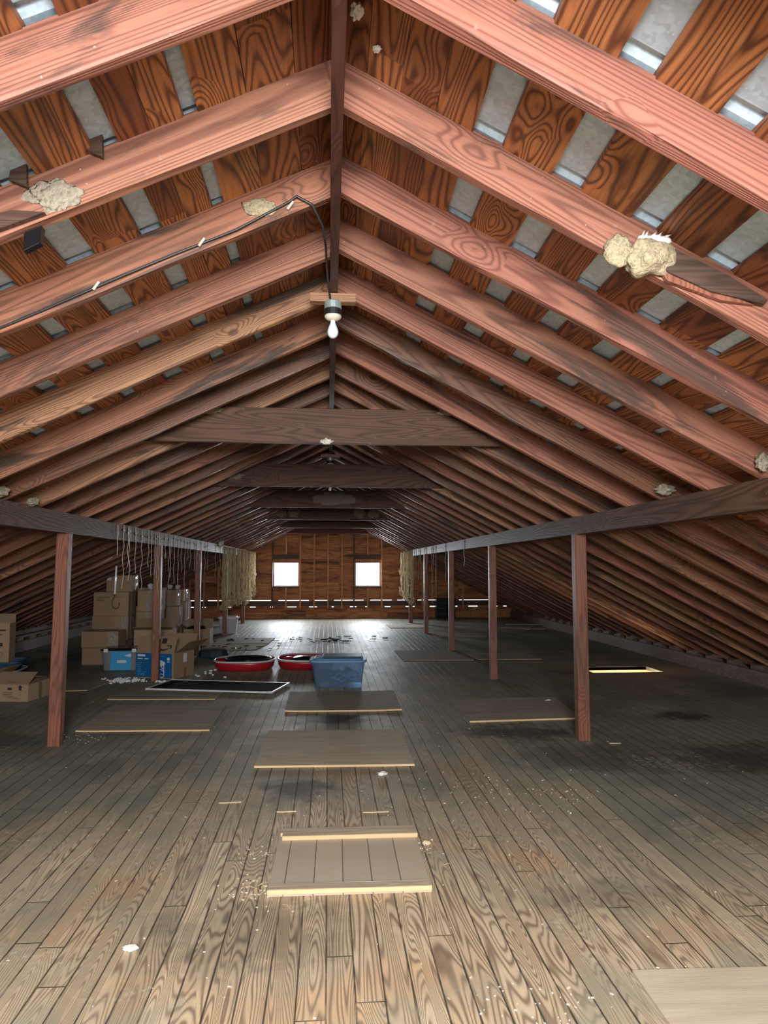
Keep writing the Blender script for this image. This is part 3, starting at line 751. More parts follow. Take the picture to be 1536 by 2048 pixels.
# clear tote with blue label
t = tote('clear_tote', 'clear storage tote with light blue label and black lid', (-3.03, 10.98, 0), math.radians(1), .56, .42, .30, M['clear'], M['blackp'], .9, rimw=.012, lidh=.02)
obj('label_sheet', bx(-.135, .155, -.214, -.209, .01, .275), M['bluelabel'], t)
o = obj('label_print', bx(-.04, .09, -.218, -.2145, .115, .155), M['lightprint'], t)
obj('label_print', prism(nb(), [(.05, .215), (.155, .25), (.155, .20)], -.218, -.2145), M['paper'], t)
b = nb()
for k in range(5): box(b, -.10, .06+.02*(k % 3), -.217, -.2145, .03+.017*k, .034+.017*k)
for k in range(3): box(b, -.10, .02+.03*(k % 3), -.217, -.2145, .18+.02*k, .185+.02*k)
obj('label_print', b, M['dimprint'], t)
for sx_ in (-.2, .2): obj('latch', bx(sx_-.03, sx_+.03, -.235, -.215, .27, .32, bev=.004), M['whitep'], t)
content((-3.03, 10.98, 0), [('cloth_bundle', 'grey bundle inside the clear labelled tote', 'cloth', M['mudgrey'], (-.05, .03, .12), (.18, .12, .10))])

# ------------------------------------------------------------------ cardboard boxes
def cbox(label, loc, rz, w, d, h, name='cardboard_box', openf=None, tapes=(), top=True, m=None, group=None, marks=None):
    """origin at the bottom centre; front is -y"""
    t = thing(name, label, 'box', loc, rz, group); m = m or M['card']
    if openf is None:
        b = bx(-w/2, w/2, -d/2, d/2, 0, h, bev=.006)
        for v in b.verts:
            k = .004*mn.noise(v.co*9+Vector(loc)); v.co += Vector((k, k, 0))
        obj('body', b, m, t)
        obj('flap', bx(-w/2+.004, w/2-.004, -d/2+.003, -.0015, h, h+.004), m, t); obj('flap', bx(-w/2+.004, w/2-.004, .0015, d/2-.003, h, h+.004), m, t)
    else:
        b = nb(); th = .005
        box(b, -w/2, w/2, -d/2, d/2, .001, .006); box(b, -w/2, w/2, -d/2, -d/2+th, .006, h); box(b, -w/2, w/2, d/2-th, d/2, .006, h)
        box(b, -w/2, -w/2+th, -d/2+th, d/2-th, .006, h); box(b, w/2-th, w/2, -d/2+th, d/2-th, .006, h)
        obj('body', b, m, t)
        for side, a in openf:        # a: opening angle from vertical, outwards positive (degrees)
            a = math.radians(a); L = (d if side in 'fb' else w)*.47; b = nb()
            if side in 'fb':
                s = -1 if side == 'f' else 1
                mat = Matrix.Translation((0, s*(d/2-.003), h)) @ Matrix.Rotation(-s*a, 4, 'X'); box(b, -w/2+.004, w/2-.004, -.002, .002, 0, L, mat)
            else:
                s = -1 if side == 'l' else 1
                mat = Matrix.Translation((s*(w/2-.003), 0, h)) @ Matrix.Rotation(s*a, 4, 'Y'); box(b, -.002, .002, -d/2+.004, d/2-.004, 0, L, mat)
            obj('flap', b, M['card_in'], t)
    for q in tapes:                  # (face, centre, width, shiny)
        f, c, tw, sh = q; tm = M['tape'] if sh else M['browntape']; e = .0025
        if f == 't': b = bx(-w/2-e, w/2+e, c-tw/2, c+tw/2, h+.004, h+.006)
        elif f == 'f': b = bx(c-tw/2, c+tw/2, -d/2-.003, -d/2-.0005, .0, h)
        elif f == 'r': b = bx(w/2+.0005, w/2+.004, c-tw/2, c+tw/2, .0, h)
        elif f == 'F': b = bx(-w/2, w/2, -d/2-.003, -d/2-.0005, c-tw/2, c+tw/2)
        if sh:
            bmesh.ops.subdivide_edges(b, edges=list(b.edges), cuts=7, use_grid_fill=True)
            for v in b.verts:
                k = max(0, .007*(mn.noise(v.co*23+Vector(loc))+.2))
                if f == 'f': v.co.y -= k
                elif f == 'r': v.co.x += k
                elif f == 't': v.co.z += k
        obj('tape', b, tm, t)
    return t
def marks(t, rects, y, m='ink', nm='printed_marks'):
    b = nb()
    for (x0, x1, z0, z1) in rects: box(b, x0, x1, y-.0016, y-.0004, z0, z1)
    return obj(nm, b, M[m], t)
random.seed(21)
# E: two boxes left of the clear tote
t = cbox('worn cardboard box at the bottom, left of the clear tote', (-3.52, 11.66, 0), .03, .56, .42, .255)
t = cbox('crumpled cardboard box stacked beside the clear tote, shiny tape on front', (-3.53, 11.66, .262), -.02, .56, .42, .245, tapes=[('f', .20, .15, 1), ('t', 0, .06, 1)])
# tall stack at the left (front column)
stack = [(-3.62, 12.45, 0, .50, .44, .29, 'lowest box of the front column in the tall cardboard stack', [('f', .13, .08, 1)]),
         (-3.62, 12.47, .297, .585, .46, .395, 'second box up in the front column of the tall stack', [('f', .23, .10, 1), ('r', 0, .2, 1)]),
         (-3.61, 12.46, .699, .57, .46, .39, 'third box up in the tall stack, behind the hanging hook', [('r', .05, .25, 1)])]
for (x, y, z, w, d, h_, lab, tp) in stack:
    t = cbox(lab, (x, y, z), R_(-.02, .02), w, d, h_, tapes=tp)
marks(t, [(-.24, -.02, .305, .311), (-.24, -.12, .285, .290), (-.24, -.16, .268, .273), (-.24, -.10, .25, .256), (.02, .18, .305, .31)], -.232)
t = cbox('topmost box of the tall cardboard stack, under the rafters', (-3.50, 12.50, 1.096), .0, .42, .42, .27, tapes=[('r', .0, .2, 1)])
obj('label_sheet', bx(-.205, -.13, -.213, -.2105, .19, .25), M['paper'], t)
for (x, z, s, lab, nm) in [(-3.245, 1.096, .055, 'crumpled clear film ball on the tall stack', 'film_wad')]:
    pass
# columns running back along the left
cols = [(-3.06, 12.62, [.38, .38, .36]), (-3.20, 13.25, [.42, .40, .32]), (-3.02, 13.85, [.40, .38, .30]), (-3.16, 14.45, [.40, .40, .26]), (-3.10, 15.05, [.42, .40, .24]), (-3.22, 15.65, [.40, .38, .2])]
clab = ['second column from the front', 'third column from the front', 'middle column', 'fifth column from the front', 'second column from the back', 'rearmost column']
lv = ['bottom', 'middle', 'top']
for ci, (x, y, hs) in enumerate(cols):
    z = 0
    for li, hh in enumerate(hs):
        w = .40+R_(-.05, .04); d = .46+R_(-.04, .03)
        t = cbox('%s taped cardboard box of the %s in the long stack' % (lv[li], clab[ci]), (x+R_(-.02, .03), y+R_(-.01, .01), z), R_(-.05, .05), w, d, hh-.008,
             tapes=[('r', R_(-.06, .06), .13, 1), ('f', R_(-.02, .08), .11, 1), ('t', 0, .06, 1)])
        z += hh
def wad(label, loc, r):
    bm = nb(); lump(bm, 0, 0, 0, r, r, r*.9, sub=3, amp=.5, fr=7, seed=loc[0]*5)
    tag(obj('film_wad', bm, M['foam'], loc=loc, smooth=False), label, 'plastic film')
wad('crumpled white film on top of the tall stack, beside the post', (-3.04, 12.52, 1.175), .055)
wad('small white film wad on the stack right of the post', (-3.0, 13.85, 1.13), .04)
wad('white film wad on the rear end of the long stack', (-2.98, 14.42, 1.11), .045)
# F: opened box tilted before the stack
t = cbox('dark-topped open cardboard box raised in front of the stack', (-2.78, 11.85, .262), .06, .60, .36, .25, openf=[('f', 70), ('b', -20)])
cbox('low cardboard box supporting the dark-topped open box', (-2.78, 11.92, 0), 0, .56, .36, .255)
# G: open plain box by third post
t = cbox('plain open cardboard box beside the third left post', (-2.52, 14.22, 0), 0, .50, .38, .32, openf=[('b', 20), ('l', 40)])
tag(obj('cloth_bundle', (lambda b: lump(b, 0, 0, 0, .2, .13, .10, amp=.4))(nb()), M['blackp'], loc=(-2.52, 14.22, .28), smooth=True), 'black cloth bulging from the plain open box', 'cloth')

# the blue printed box, opened
bl = cbox('blue printed box with open flaps behind the second left post', (-2.26, 10.235, 0), math.radians(-21), .60, .50, .345, openf=[('f', -22), ('b', 25), ('r', 55)])
y0 = -.25
bw = nb(); box(bw, -.298, .270, y0-.002, y0-.0004, .012, .338)
o = obj('printed_front', bw, M['bluebox'], bl); o['label'] = 'deep blue printed front panel'
marks(bl, [(-.27, -.15, .29, .32), (-.27, -.19, .255, .268), (-.165, -.10, .255, .266)]+[], y0-.002, 'lightprint')
marks(bl, [(-.27, -.20-.02*(k % 2), .20-.025*k, .207-.025*k) for k in range(7)]+[(-.27, -.15, .045, .06), (-.27, -.12, .08, .085)], y0-.002, 'dimprint')
marks(bl, [(.0, .16, .30, .306)], y0-.002, 'dimprint')
# pictured white stand with looped tube
b = nb()
prism(b, [(-.02, .245), (.05, .265), (.16, .225), (.165, .205), (.15, .18), (.02, .15), (-.02, .16)], y0-.0036, y0-.0024)
for (p, q) in [((.0, .16), (.01, .04)), ((.145, .19), (.148, .06)), ((-.04, .15), (-.01, .08)), ((.05, .155), (.145, .10)), ((.09, .19), (.13, .13))]:
    tube(b, [(p[0], y0-.003, p[1]), (q[0], y0-.003, q[1])], .005, 4)
tube(b, [(.11+.04*math.cos(a*PI/8), y0-.003, .042+.022*math.sin(a*PI/8)) for a in range(17)], .005, 4)
obj('printed_picture', b, M['lightprint'], bl)
b = nb(); prism(b, [(.01, .222), (.055, .235), (.08, .215), (.03, .20)], y0-.0046, y0-.0036); box(b, .06, .10, y0-.0046, y0-.0036, .172, .186)
obj('printed_picture', b, M['ink'], bl)
b = nb(); prism(b, [(.215+.022*math.cos(a*PI/6), .268+.022*math.sin(a*PI/6)) for a in range(12)], y0-.0036, y0-.002); box(b, .195, .235, y0-.0036, y0-.002, .225, .235)
obj('printed_badge', b, M['lightprint'], bl)
# raised front flap with its dark square and curved arrow
am = math.radians(22); Lf = .235
FM = Matrix.Translation((0, -.247, .345)) @ Matrix.Rotation(-(-1)*(-am), 4, 'X')
def onflap(pts, yy=-.0034): return [FM @ Vector((p[0], yy, p[1])) for p in pts]
def flatpoly(bm, pts3, nrm):
    A = [bm.verts.new(p) for p in pts3]; B = [bm.verts.new(p-nrm*.001) for p in pts3]
    n = len(A); bm.faces.new(A); bm.faces.new(B[::-1])
    for i in range(n): bm.faces.new((A[i], B[i], B[(i+1) % n], A[(i+1) % n]))
nrm = (FM.to_3x3() @ Vector((0, -1, 0))).normalized()
b = nb()
sq = [(.07, .13), (.145, .13), (.145, .205), (.07, .205)]
flatpoly(b, onflap(sq), nrm)
up, lo = [], []
for k in range(15):
    u = k/14; x = -.04+.26*u; c = .040+.075*(1.7*u-.95)**2; wd = .004+.009*math.sin(PI*min(1, u*1.05+.05))
    up.append((x, c+wd)); lo.append((x, c-wd))
for k in range(14): flatpoly(b, onflap([lo[k], lo[k+1], up[k+1], up[k]]), nrm)
flatpoly(b, onflap([(.165, .105), (.240, .110), (.240, .097), (.168, .092)]), nrm); flatpoly(b, onflap([(.226, .110), (.241, .110), (.228, .055), (.213, .060)]), nrm)
obj('printed_arrow', b, M['ink'], bl)
obj('shipping_slip', bx(.3005, .303, -.02, .06, .20, .32), M['paper'], bl)
obj('tape', bx(.3005, .3025, .0, .045, .0, .13), M['browntape'], bl)

# foam pieces
pm = nb()
lathe(pm, [(.010, 0), (.016, .004), (.017, .010), (.012, .016)], 8, sx=1.3, sy=.8)
peanut = obj('foam_peanut', pm, M['foam'], loc=(-2.72, 9.78, .012))
tag(peanut, 'small white foam piece in the heap around the second left post', 'foam piece', 'foam pieces heaped by the blue box')
random.seed(5); cnt = 0; spots = []
for k in range(95):
    if k < 62: x, y = random.gauss(-2.66, .11), random.gauss(9.76, .06)
    elif k < 82: x, y = random.gauss(-2.84, .07), random.gauss(9.86, .08)
    else: x, y = random.gauss(-2.12, .09), random.gauss(9.66, .05)
    if abs(x+2.29) < .09 and abs(y-9.8) < .09: continue
    if (x > -2.62 and y > 9.93-(x+2.6)*.38): continue
    z = .004+(.016 if k % 3 == 0 and k < 62 else 0)
    c = peanut.copy(); C.objects.link(c); c.location = (x, y, z); c.rotation_euler = (R_(0, .6), R_(0, .6), R_(0, 6)); s = R_(.8, 1.35); c.scale = (s, s, s)
peanut.location = (-2.74, 9.76, .004)
for (x, y) in [(-1.72, 10.33), (-1.66, 10.37), (-1.60, 10.2), (-1.78, 10.1), (-1.75, 10.5), (-1.69, 10.6), (-1.40, 9.98), (-1.83, 10.2), (-1.64, 10.68)]:
    c = peanut.copy(); C.objects.link(c); c.location = (x, y, .002); c.rotation_euler = (0, 0, R_(0, 6)); c.scale = (1.2, 1.2, 1.2)
    tag(c, 'stray white foam piece on the floor right of the blue box', 'foam piece', 'stray foam pieces')

# left edge: totes with tall boxes, open box
t = tote('blue_tub', 'navy plastic tub at the bottom left edge, lower of two', (-4.36, 9.62, 0), .12, .80, .50, .20, M['deepblue'], M['deepblue'], .84, lid=False, rimw=.025)
obj('white_edge', (lambda b: lathe(b, [(1.06, .188), (1.075, .190), (1.075, .203), (1.04, .205), (1.03, .2)], 32, sx=.40, sy=.25, sq=8, capb=False, capt=False))(nb()), M['alum'], t)
tote('blue_tub', 'navy plastic tub nested in the lower one at the left edge', (-4.38, 9.66, .14), .10, .86, .52, .17, M['deepblue'], M['deepblue'], .80, lid=False, rimw=.03)
t = cbox('tall tan printed box standing in the navy tubs, at left edge', (-4.52, 9.60, .17), .10, .38, .24, .62)
marks(t, [(-.15, .12, .50, .53), (-.15, .02, .455, .462), (-.15, .04, .43, .437), (-.15, .06, .405, .412), (-.15, .03, .37, .376), (-.15, .05, .33, .336), (-.15, .1, .25, .253), (-.15, .1, .18, .183), (-.12, .03, .06, .10), (.08, .15, .06, .075)], -.12)
t = cbox('taller box with raised top behind the tan printed box', (-4.34, 9.90, .17), .10, .30, .24, .60, openf=[('b', 0)])
marks(t, [(-.08, .10, .50, .52), (-.02, .07, .30, .345), (-.04, .06, .45, .46)], -.12)
marks(t, [(-.04, .07, .22, .224), (-.04, .07, .16, .164), (-.04, -.036, .16, .224), (.066, .07, .16, .224), (-.04, .07, .08, .084)], -.12)
t = cbox('small open cardboard box with crumpled flaps at bottom left', (-3.60, 8.66, 0), math.radians(-8), .56, .46, .19, openf=[('f', -58), ('b', -75), ('l', -50), ('r', -84)])
y1 = -.23
marks(t, [(.04, .09, .130, .155), (-.17, -.06, .10, .105), (-.17, -.08, .088, .092), (-.17, -.07, .074, .078), (-.17, -.10, .06, .064), (-.02, .10, .10, .105), (-.02, .09, .08, .084), (.0, .12, .06, .064), (.04, .15, .045, .049), (.08, .18, .03, .034)], y1)
b = nb(); prism(b, [(.155, .160), (.185, .185), (.215, .160), (.20, .160), (.20, .125), (.17, .125), (.17, .160)][::-1], y1-.0016, y1-.0004)
obj('printed_arrow', b, M['ink'], t)
b = nb(); prism(b, [(-.11+.026*math.cos(a*PI/7), .155+.02*math.sin(a*PI/7)) for a in range(14)], y1-.0016, y1-.0004); obj('printed_badge', b, M['ink'], t)
obj('green_sticker', bx(-.24, -.155, y1-.002, y1-.0004, .13, .175), M['green'], t)
obj('tape', bx(.2803, .2825, -.01, .05, 0, .188), M['browntape'], t)
b = nb(); tube(b, [(-.2, -.1, .17), (-.1, -.05, .26), (.0, -.05, .21), (.05, -.08, .19)], .004, 4)
bm = nb()
for i in range(9):
    for j in range(6): bm.verts.new((-.12+.03*i, -.14+.03*j, .17+.06*math.exp(-((i-3)/1.5)**2)+.015*mn.noise(Vector((i, j, 2)))))
bm.verts.ensure_lookup_table()
for i in range(8):
    for j in range(5): bm.faces.new([bm.verts[i*6+j], bm.verts[(i+1)*6+j], bm.verts[(i+1)*6+j+1], bm.verts[i*6+j+1]])
o = obj('packing_paper', bm, M['card'], loc=(-3.72, 8.60, 0)); o.modifiers.new('s', 'SOLIDIFY').thickness = .003
tag(o, 'folded brown packing paper rising from the small open box', 'paper')
t = cbox('flat cardboard box on the floor behind the small open box', (-3.68, 9.62, 0), .05, .34, .26, .095)
marks(t, [(-.06, -.04, .03, .06), (.0, .05, .045, .053), (.09, .12, .03, .055)], -.13)
# far right dark crate, boards
t = thing('dark_crate', 'nearly black crate standing by the gable wall on the right', 'crate', (3.42, 20.85, 0))
for i in range(4): obj('side_board', bx(-.28, .28, -.2, -.18, .02+.15*i, .15+.15*i, bev=.003), M['blackp'], t)
obj('crate_body', bx(-.27, .27, -.18, .2, 0, .6, bev=.01), M['slate'], t)
for k, (x, y, L, rz, lab) in enumerate([(4.3, 17.6, 1.1, -.5, 'loose pale board on the floor near the far right eave'), (4.6, 18.3, .9, -.2, 'second loose board lying behind by the far right eave'), (4.75, 17.0, .8, 1.2, 'loose board leaning along the right curb')]):
    b = timber(L, .12, .02, seg=8, seed=k); tag(obj('loose_board', b, M['batten'], loc=(x, y, .001+.021*(k == 1))), lab, 'board').rotation_euler = (0, 0, rz)

# ------------------------------------------------------------------ lamp, cable
def lampset(Y, lab, cable):
    t = thing('ceiling_lamp', lab, 'lamp', (XR-.004, Y, 2.985))
    obj('mounting_block', bx(-.125, .125, -.03, .03, -.035, .012, bev=.003), M['rafter_tan'], t)
    obj('junction_box', lathe(nb(), [(.044, -.035), (.047, -.04), (.047, -.075), (.044, -.078)], 24, cy=-.02), M['zinc'], t, smooth=False)
    obj('socket_band', lathe(nb(), [(.046, -.078), (.049, -.082), (.049, -.108), (.044, -.112)], 24, cy=-.02), M['black'], t)
    obj('porcelain_socket', lathe(nb(), [(.046, -.112), (.046, -.122), (.034, -.134), (.018, -.140)], 24, cy=-.02), M['ceramic'], t, smooth=True)
    prof = [(.013, -.138), (.013, -.150), (.016, -.158)]+[(.030*math.sin(PI*(.17+.83*k/12))+.0005, -.158-.062*(k/12)**.9) for k in range(1, 13)]
    prof = [(.013, -.136), (.0135, -.150), (.019, -.166), (.026, -.182), (.0300, -.198), (.0300, -.208), (.027, -.220), (.020, -.230), (.010, -.236), (.001, -.238)]
    obj('bulb', lathe(nb(), prof, 28, cy=-.02), M['bulb'], t, smooth=True)
    return t
lampset(3.80, 'bare frosted bulb in a porcelain socket on a wooden block under the ridge', True)
lampset(9.35, 'distant bulb fitting on the ridge beyond the nearest collar tie', False)
ang = math.atan(S[-1])
def onraf(sg, X, hgt, Y):       # point on a rafter's front face, hgt = height above underside
    return Vector((X, Y, und(sg, X)+hgt))
Yc = 2.89-.046-.006
pts = [onraf(-1, -5.3+.12*k, .030+.004*math.sin(k*.7), Yc) for k in range(42)]
pts = [p for p in pts if p.x < -.20]
pts += [Vector((-.17, Yc, und(-1, -.17)+.055)), Vector((-.14, Yc-.01, 3.03)), Vector((-.075, Yc+.0, 3.00)), Vector((-.035, Yc+.05, 2.94)), Vector((-.02, Yc+.2, 2.92)), Vector((-.018, 3.3, 2.95)), Vector((-.01, 3.6, 2.975)), Vector((.0, 3.76, 2.965)), Vector((.004, 3.765, 2.945))]
bm = nb(); tube(bm, pts, .0055, 8)
cab = tag(obj('electric_cable', bm, M['cable'], smooth=True), 'black electric cable clipped along left rafter and looping to the lamp', 'cable')
for X in (-.93, -.52, -.165, -1.5, -2.2):
    p = onraf(-1, X, .034, Yc)
    b = bx(-.0045, .0045, -.009, .002, -.02, .02, bev=.001); o = obj('cable_clip', b, M['clip'], cab, p); o.rotation_euler = (0, ang+.15, 0)

# ------------------------------------------------------------------ nests, droppings, scabs
def nest(label, loc, r, m='mud', flat=False, name='mud_nest'):
    t = thing(name, label, 'nest', loc)
    b = nb()
    lump(b, 0, 0, 0, r[0], r[1], r[2], sub=4, amp=.28, fr=9, seed=loc[0]*3)
    obj('mud_cup', b, M[m], t, smooth=True); return t
P = Vector((1.045, 2.215, 0)); P.z = und(1, P.x)+.055
# located on the second right rafter's face
n1 = nest('pale mud nest with white feathers stuck on the red right rafter', (1.085, 2.285, und(1, 1.085)+.050), (.095, .055, .060))
obj('mud_cup', lump(nb(), -.098, .002, .025, .05, .02, .055, amp=.3, fr=9), M['mud'], n1, smooth=True)
random.seed(9)
for k in range(8):
    b = nb(); a = R_(.1, 1.3); x = R_(-.035, .06)
    tube(b, [(x, -.01, .05), (x+.012*math.cos(a), -.02, .070), (x+.034*math.cos(a), -.016, .074+.02*math.sin(a))], .009, 5, .001)
    lump(b, x+.01, -.015, .058, .024, .014, .015, sub=2, amp=.3)
    obj('feather', b, M['feather'], n1, smooth=True)
def scab(label, sg, Y, pts, m, th=.03, name='wood_scab'):
    b = prism(nb(), pts, Y-th, Y, 'y', .002); return tag(obj(name, b, M[m]), label, 'wood piece')
F_ = lambda X, hgt, sg=1: (X, und(sg, X)+hgt)
scab('dark splintered board piece nailed on the red rafter beside the nest', 1, 2.296, [F_(1.15, .125), F_(1.14, .03), F_(1.30, .045), F_(1.49, .105), F_(1.50, .125), F_(1.36, .135)], 'darkwood')
scab('red sliver of wood under the dark splintered piece by the nest', 1, 2.297, [F_(1.13, .03), F_(1.15, .005), F_(1.34, .04), F_(1.46, .09)], 'post', .02)
scab('torn grey-orange knot splinter at the left edge on the knotted rafter', -1, 2.262, [F_(-1.42, .06, -1), F_(-1.20, .03, -1), F_(-.90, .02, -1), F_(-1.0, .07, -1), F_(-1.42, .14, -1)], 'tie', .025)
scab('short black wooden stub hanging below the knotted left rafter', -1, 2.30, [F_(-.975, -.06, -1), F_(-.925, -.055, -1), F_(-.92, .0, -1), F_(-.975, .0, -1)], 'blackp', .03, 'wood_stub')
for (x, y, h0, lab) in [(-.755, 2.19, .13, 'broken brown splinter standing above the knotted left rafter'), (-.985, 2.19, .13, 'dark split splinter at the left edge above the knotted rafter')]:
    z = und(-1, x)+.190
    b = prism(nb(), [(x-.028, z-.03), (x+.028, z-.05), (x+.024, z+.03), (x+.006, z+.055), (x-.004, z+.035), (x-.018, z+.05)], y+.045, y+.06, 'y', .001)
    tag(obj('wood_splinter', b, M['darkwood']), lab, 'wood piece')
scab('reddish split wedge crossing the rafter just beyond the cabled rafter', -1, 3.428, [F_(-1.36, .15, -1), F_(-1.32, .155, -1), F_(-1.26, .01, -1), F_(-1.29, .0, -1), F_(-1.33, .06, -1)], 'post', .006)
def smear(label, loc, r, m='mudgrey', nm='nest_residue'):
    b = nb(); lump(b, 0, 0, 0, *r, sub=4, amp=.45, fr=10, seed=loc[0]*7); tag(obj(nm, b, M[m], loc=loc, smooth=True), label, 'nest residue')
smear('pale mud smear on the cabled rafter near the ridge', (-.29, 2.843, und(-1, -.29)+.085), (.065, .006, .035), 'mud')
smear('pale grey mud stain on the knotted left rafter at left edge', (-.88, 2.261, und(-1, -.88)+.078), (.08, .0025, .05), 'mudgrey')
smear('white nest clump under the middle of the nearest collar tie', (-.02, 5.385, 2.465), (.045, .03, .022), 'drop')
smear('pale mud patch at the left top of the nearest collar tie', (-.90, 5.39, 2.70), (.09, .012, .028), 'mudgrey')
smear('pale droppings heap at the right top of the nearest collar tie', (.93, 5.39, 2.715), (.085, .02, .03), 'mudgrey')
smear('pale nest where a right rafter meets the beam at frame edge', (2.14, 3.33, und(1, 2.14)+.06), (.03, .03, .045), 'mudgrey')
smear('mud nest on the right beam below the red rafters', (2.17, 4.42, 2.01), (.06, .04, .035), 'mudgrey')
smear('pale nest on the left beam at the left frame edge', (-2.22, 4.97, 2.02), (.05, .04, .035), 'mudgrey')
smear('pale nest on the left beam just behind the edge nest', (-2.22, 5.5, 2.0), (.04, .04, .03), 'mudgrey')
smear('whitish nest on top of the left beam among the far strings', (-2.20, 14.75, 2.0), (.05, .10, .085), 'drop', 'bird_nest')
smear('white dropping on the boards right of the ridge at top', (.075, 2.0, 3.165), (.018, .03, .01), 'drop', 'bird_dropping')
smear('small pale dropping on the orange board near the top', (.145, 2.15, 3.165), (.012, .015, .006), 'drop', 'bird_dropping')
smear('whitish patch at the middle of the third collar tie', (.1, 11.325, 2.60), (.30, .006, .10), 'mudgrey')
smear('whitish flecks at the left end of the second collar tie', (-1.15, 8.36, 2.58), (.14, .006, .045), 'mudgrey')
for k, X in enumerate((-.95, -.7, .62, .9)):
    smear(['leftmost', 'second from left', 'third from left', 'rightmost'][k]+' white drip streak on the fourth collar tie', (X, TY[3]-.025, 2.60), (.10, .005, .10), 'mudgrey', 'drip_streak')

# ------------------------------------------------------------------ strings on the beams
def string_obj(X, Y, ztop, L, lab, gr, r=.004, loop=False, sg=-1):
    bm = nb(); n = max(6, int(L/.06)); ph = R_(0, 6); sway = R_(.002, .010)
    f = sg*-1  # face direction towards the middle
    pts = [(X+f*.0, Y, 1.975), (X+f*.003, Y, 1.93), (X+f*.004, Y+.01, 1.86), (X+f*.004, Y, 1.80)]
    pts = [(X+f*.006, Y+R_(-.01, .01), 1.965-.16*k/4) for k in range(5)]
    for k in range(1, n+1):
        z = 1.80-L*k/n
        pts.append((X+f*.006+sway*math.sin(k*1.3+ph), Y+sway*math.cos(k*1.1+ph), z))
    tube(bm, pts, r, 5)
    # knot around the beam
    lump(bm, X+f*.010, Y, 1.90+R_(-.03, .03), .012, .016, .014, sub=1, amp=.3)
    if loop: tube(bm, [(X+f*.01, Y+.03*math.sin(a*PI/6), 1.80-L-.04-.04*math.cos(a*PI/6)) for a in range(13)], r, 5)
    o = obj('hanging_string', bm, M['string'], smooth=True); return tag(o, lab, 'string', gr)
random.seed(14)
XL = -2.24
for (cx, cy) in [(140, 700), (185, 480), (200, 620), (258, 545), (320, 700), (385, 490), (415, 580), (452, 560), (472, 600), (488, 800), (550, 340), (590, 720), (605, 590), (640, 650), (680, 680),
                 (712, 530), (745, 820), (775, 410), (800, 490), (840, 520), (860, 480), (905, 510), (945, 555), (970, 520), (1050, 590), (1095, 600), (1125, 420), (1150, 540), (1180, 410), (1200, 520), (1235, 470), (1250, 600), (1275, 440), (1305, 590), (1340, 560), (1365, 640)]:
    px = 230+cx/5.12; py = 1040+cy/5.12
    Y = XL*1420/(px-657); zb = 1.51-(py-1134)*Y/1420; L = max(.08, 1.80-zb)
    if cx == 550: lab, gr = 'string ending in a small loop on the left beam', None
    elif cx < 500: lab, gr = 'pale thin string hanging from the left beam near the second post', 'near strings on the left beam'
    elif cx < 900: lab, gr = 'pale thin string hanging from left beam above the stacked boxes', 'middle strings on the left beam'
    else: lab, gr = 'pale thin string hanging far down the left beam before the skeins', 'far strings on the left beam'
    string_obj(XL, Y, 0, L, lab, gr, .0035, cx == 550, -1)
XQ = 2.185
for (cx, cy) in [(410, 860), (460, 910), (490, 890), (540, 925), (580, 930), (565, 600), (655, 820), (685, 735), (790, 1365), (820, 680), (865, 1070), (1050, 960), (1405, 670)]:
    px = 780+cx/9.306; py = 1060+cy/9.306
    Y = XQ*1420/(px-657); zb = 1.51-(py-1134)*Y/1420; L = max(.08, 1.80-zb)
    if cx == 790: lab, gr = 'longest brown string hanging from the right beam', None
    elif cx == 1405: lab, gr = 'lone faint string on the right beam by the second post', None
    elif cx == 1050: lab, gr = 'short frayed string bunch against the third right post', None
    else: lab, gr = 'short pale string hanging from the far end of right beam', 'short strings on the right beam'
    string_obj(XQ, Y, 0, L, lab, gr, .0045, False, 1)
# skeins of baling twine
def skein(X, Y, L, lab, gr, seed, z0=1.95):
    random.seed(seed); bm = nb(); rr = random.uniform
    for q in range(14):
        ox, oy = rr(-.04, .04), rr(-.11, .11); l = L*rr(.72, 1.06); w = rr(.02, .05); n = 12
        pts = []
        for k in range(n+1): pts.append((X+ox+.013*math.sin(k+q), Y+oy-w*.5+.018*math.sin(k*1.7+q), z0-l*k/n))
        for k in range(1, 6): a = PI*k/6; pts.append((X+ox+.02*math.sin(a)*(q % 2), Y+oy-w*.5*math.cos(a), z0-l-w*math.sin(a)))
        for k in range(n+1): pts.append((X+ox+.008*math.sin(k*1.2+q*2), Y+oy+w*.5+.008*math.sin(k*1.9+q), z0-l+l*k/n))
        tube(bm, pts, .0055, 4)
    for q in range(26):
        cx, cy, cz = X+rr(-.06, .06), Y+rr(-.13, .13), z0-L-rr(-.16, .07); R0 = rr(.025, .06)
        tube(bm, [(cx+R0*math.cos(a*PI/5)*.6, cy+R0*math.sin(a*PI/5), cz+R0*.8*math.sin(a*PI/5+q)) for a in range(11)], .006, 4)
    tag(obj('twine_skein', bm, M['twine'], smooth=True), lab, 'twine', gr)
k = 0
for Y, L, dx in [(15.6, 1.28, 0), (16.25, 1.30, .0), (17.0, 1.22, 0), (17.6, .70, .05), (17.9, 1.30, 0), (18.6, 1.25, .03), (19.05, .68, .06), (19.5, 1.36, .02), (20.1, .72, .06), (20.35, 1.30, .03), (20.75, .70, .08), (20.9, 1.22, .07)]:
    gr = 'short twine skeins on the left beam' if L < 1 else 'long twine skeins on the left beam'
    skein(-2.235+dx, Y, L, ('short upper' if L < 1 else 'long')+' skein of tan baling twine draped on the far left beam', gr, k); k += 1
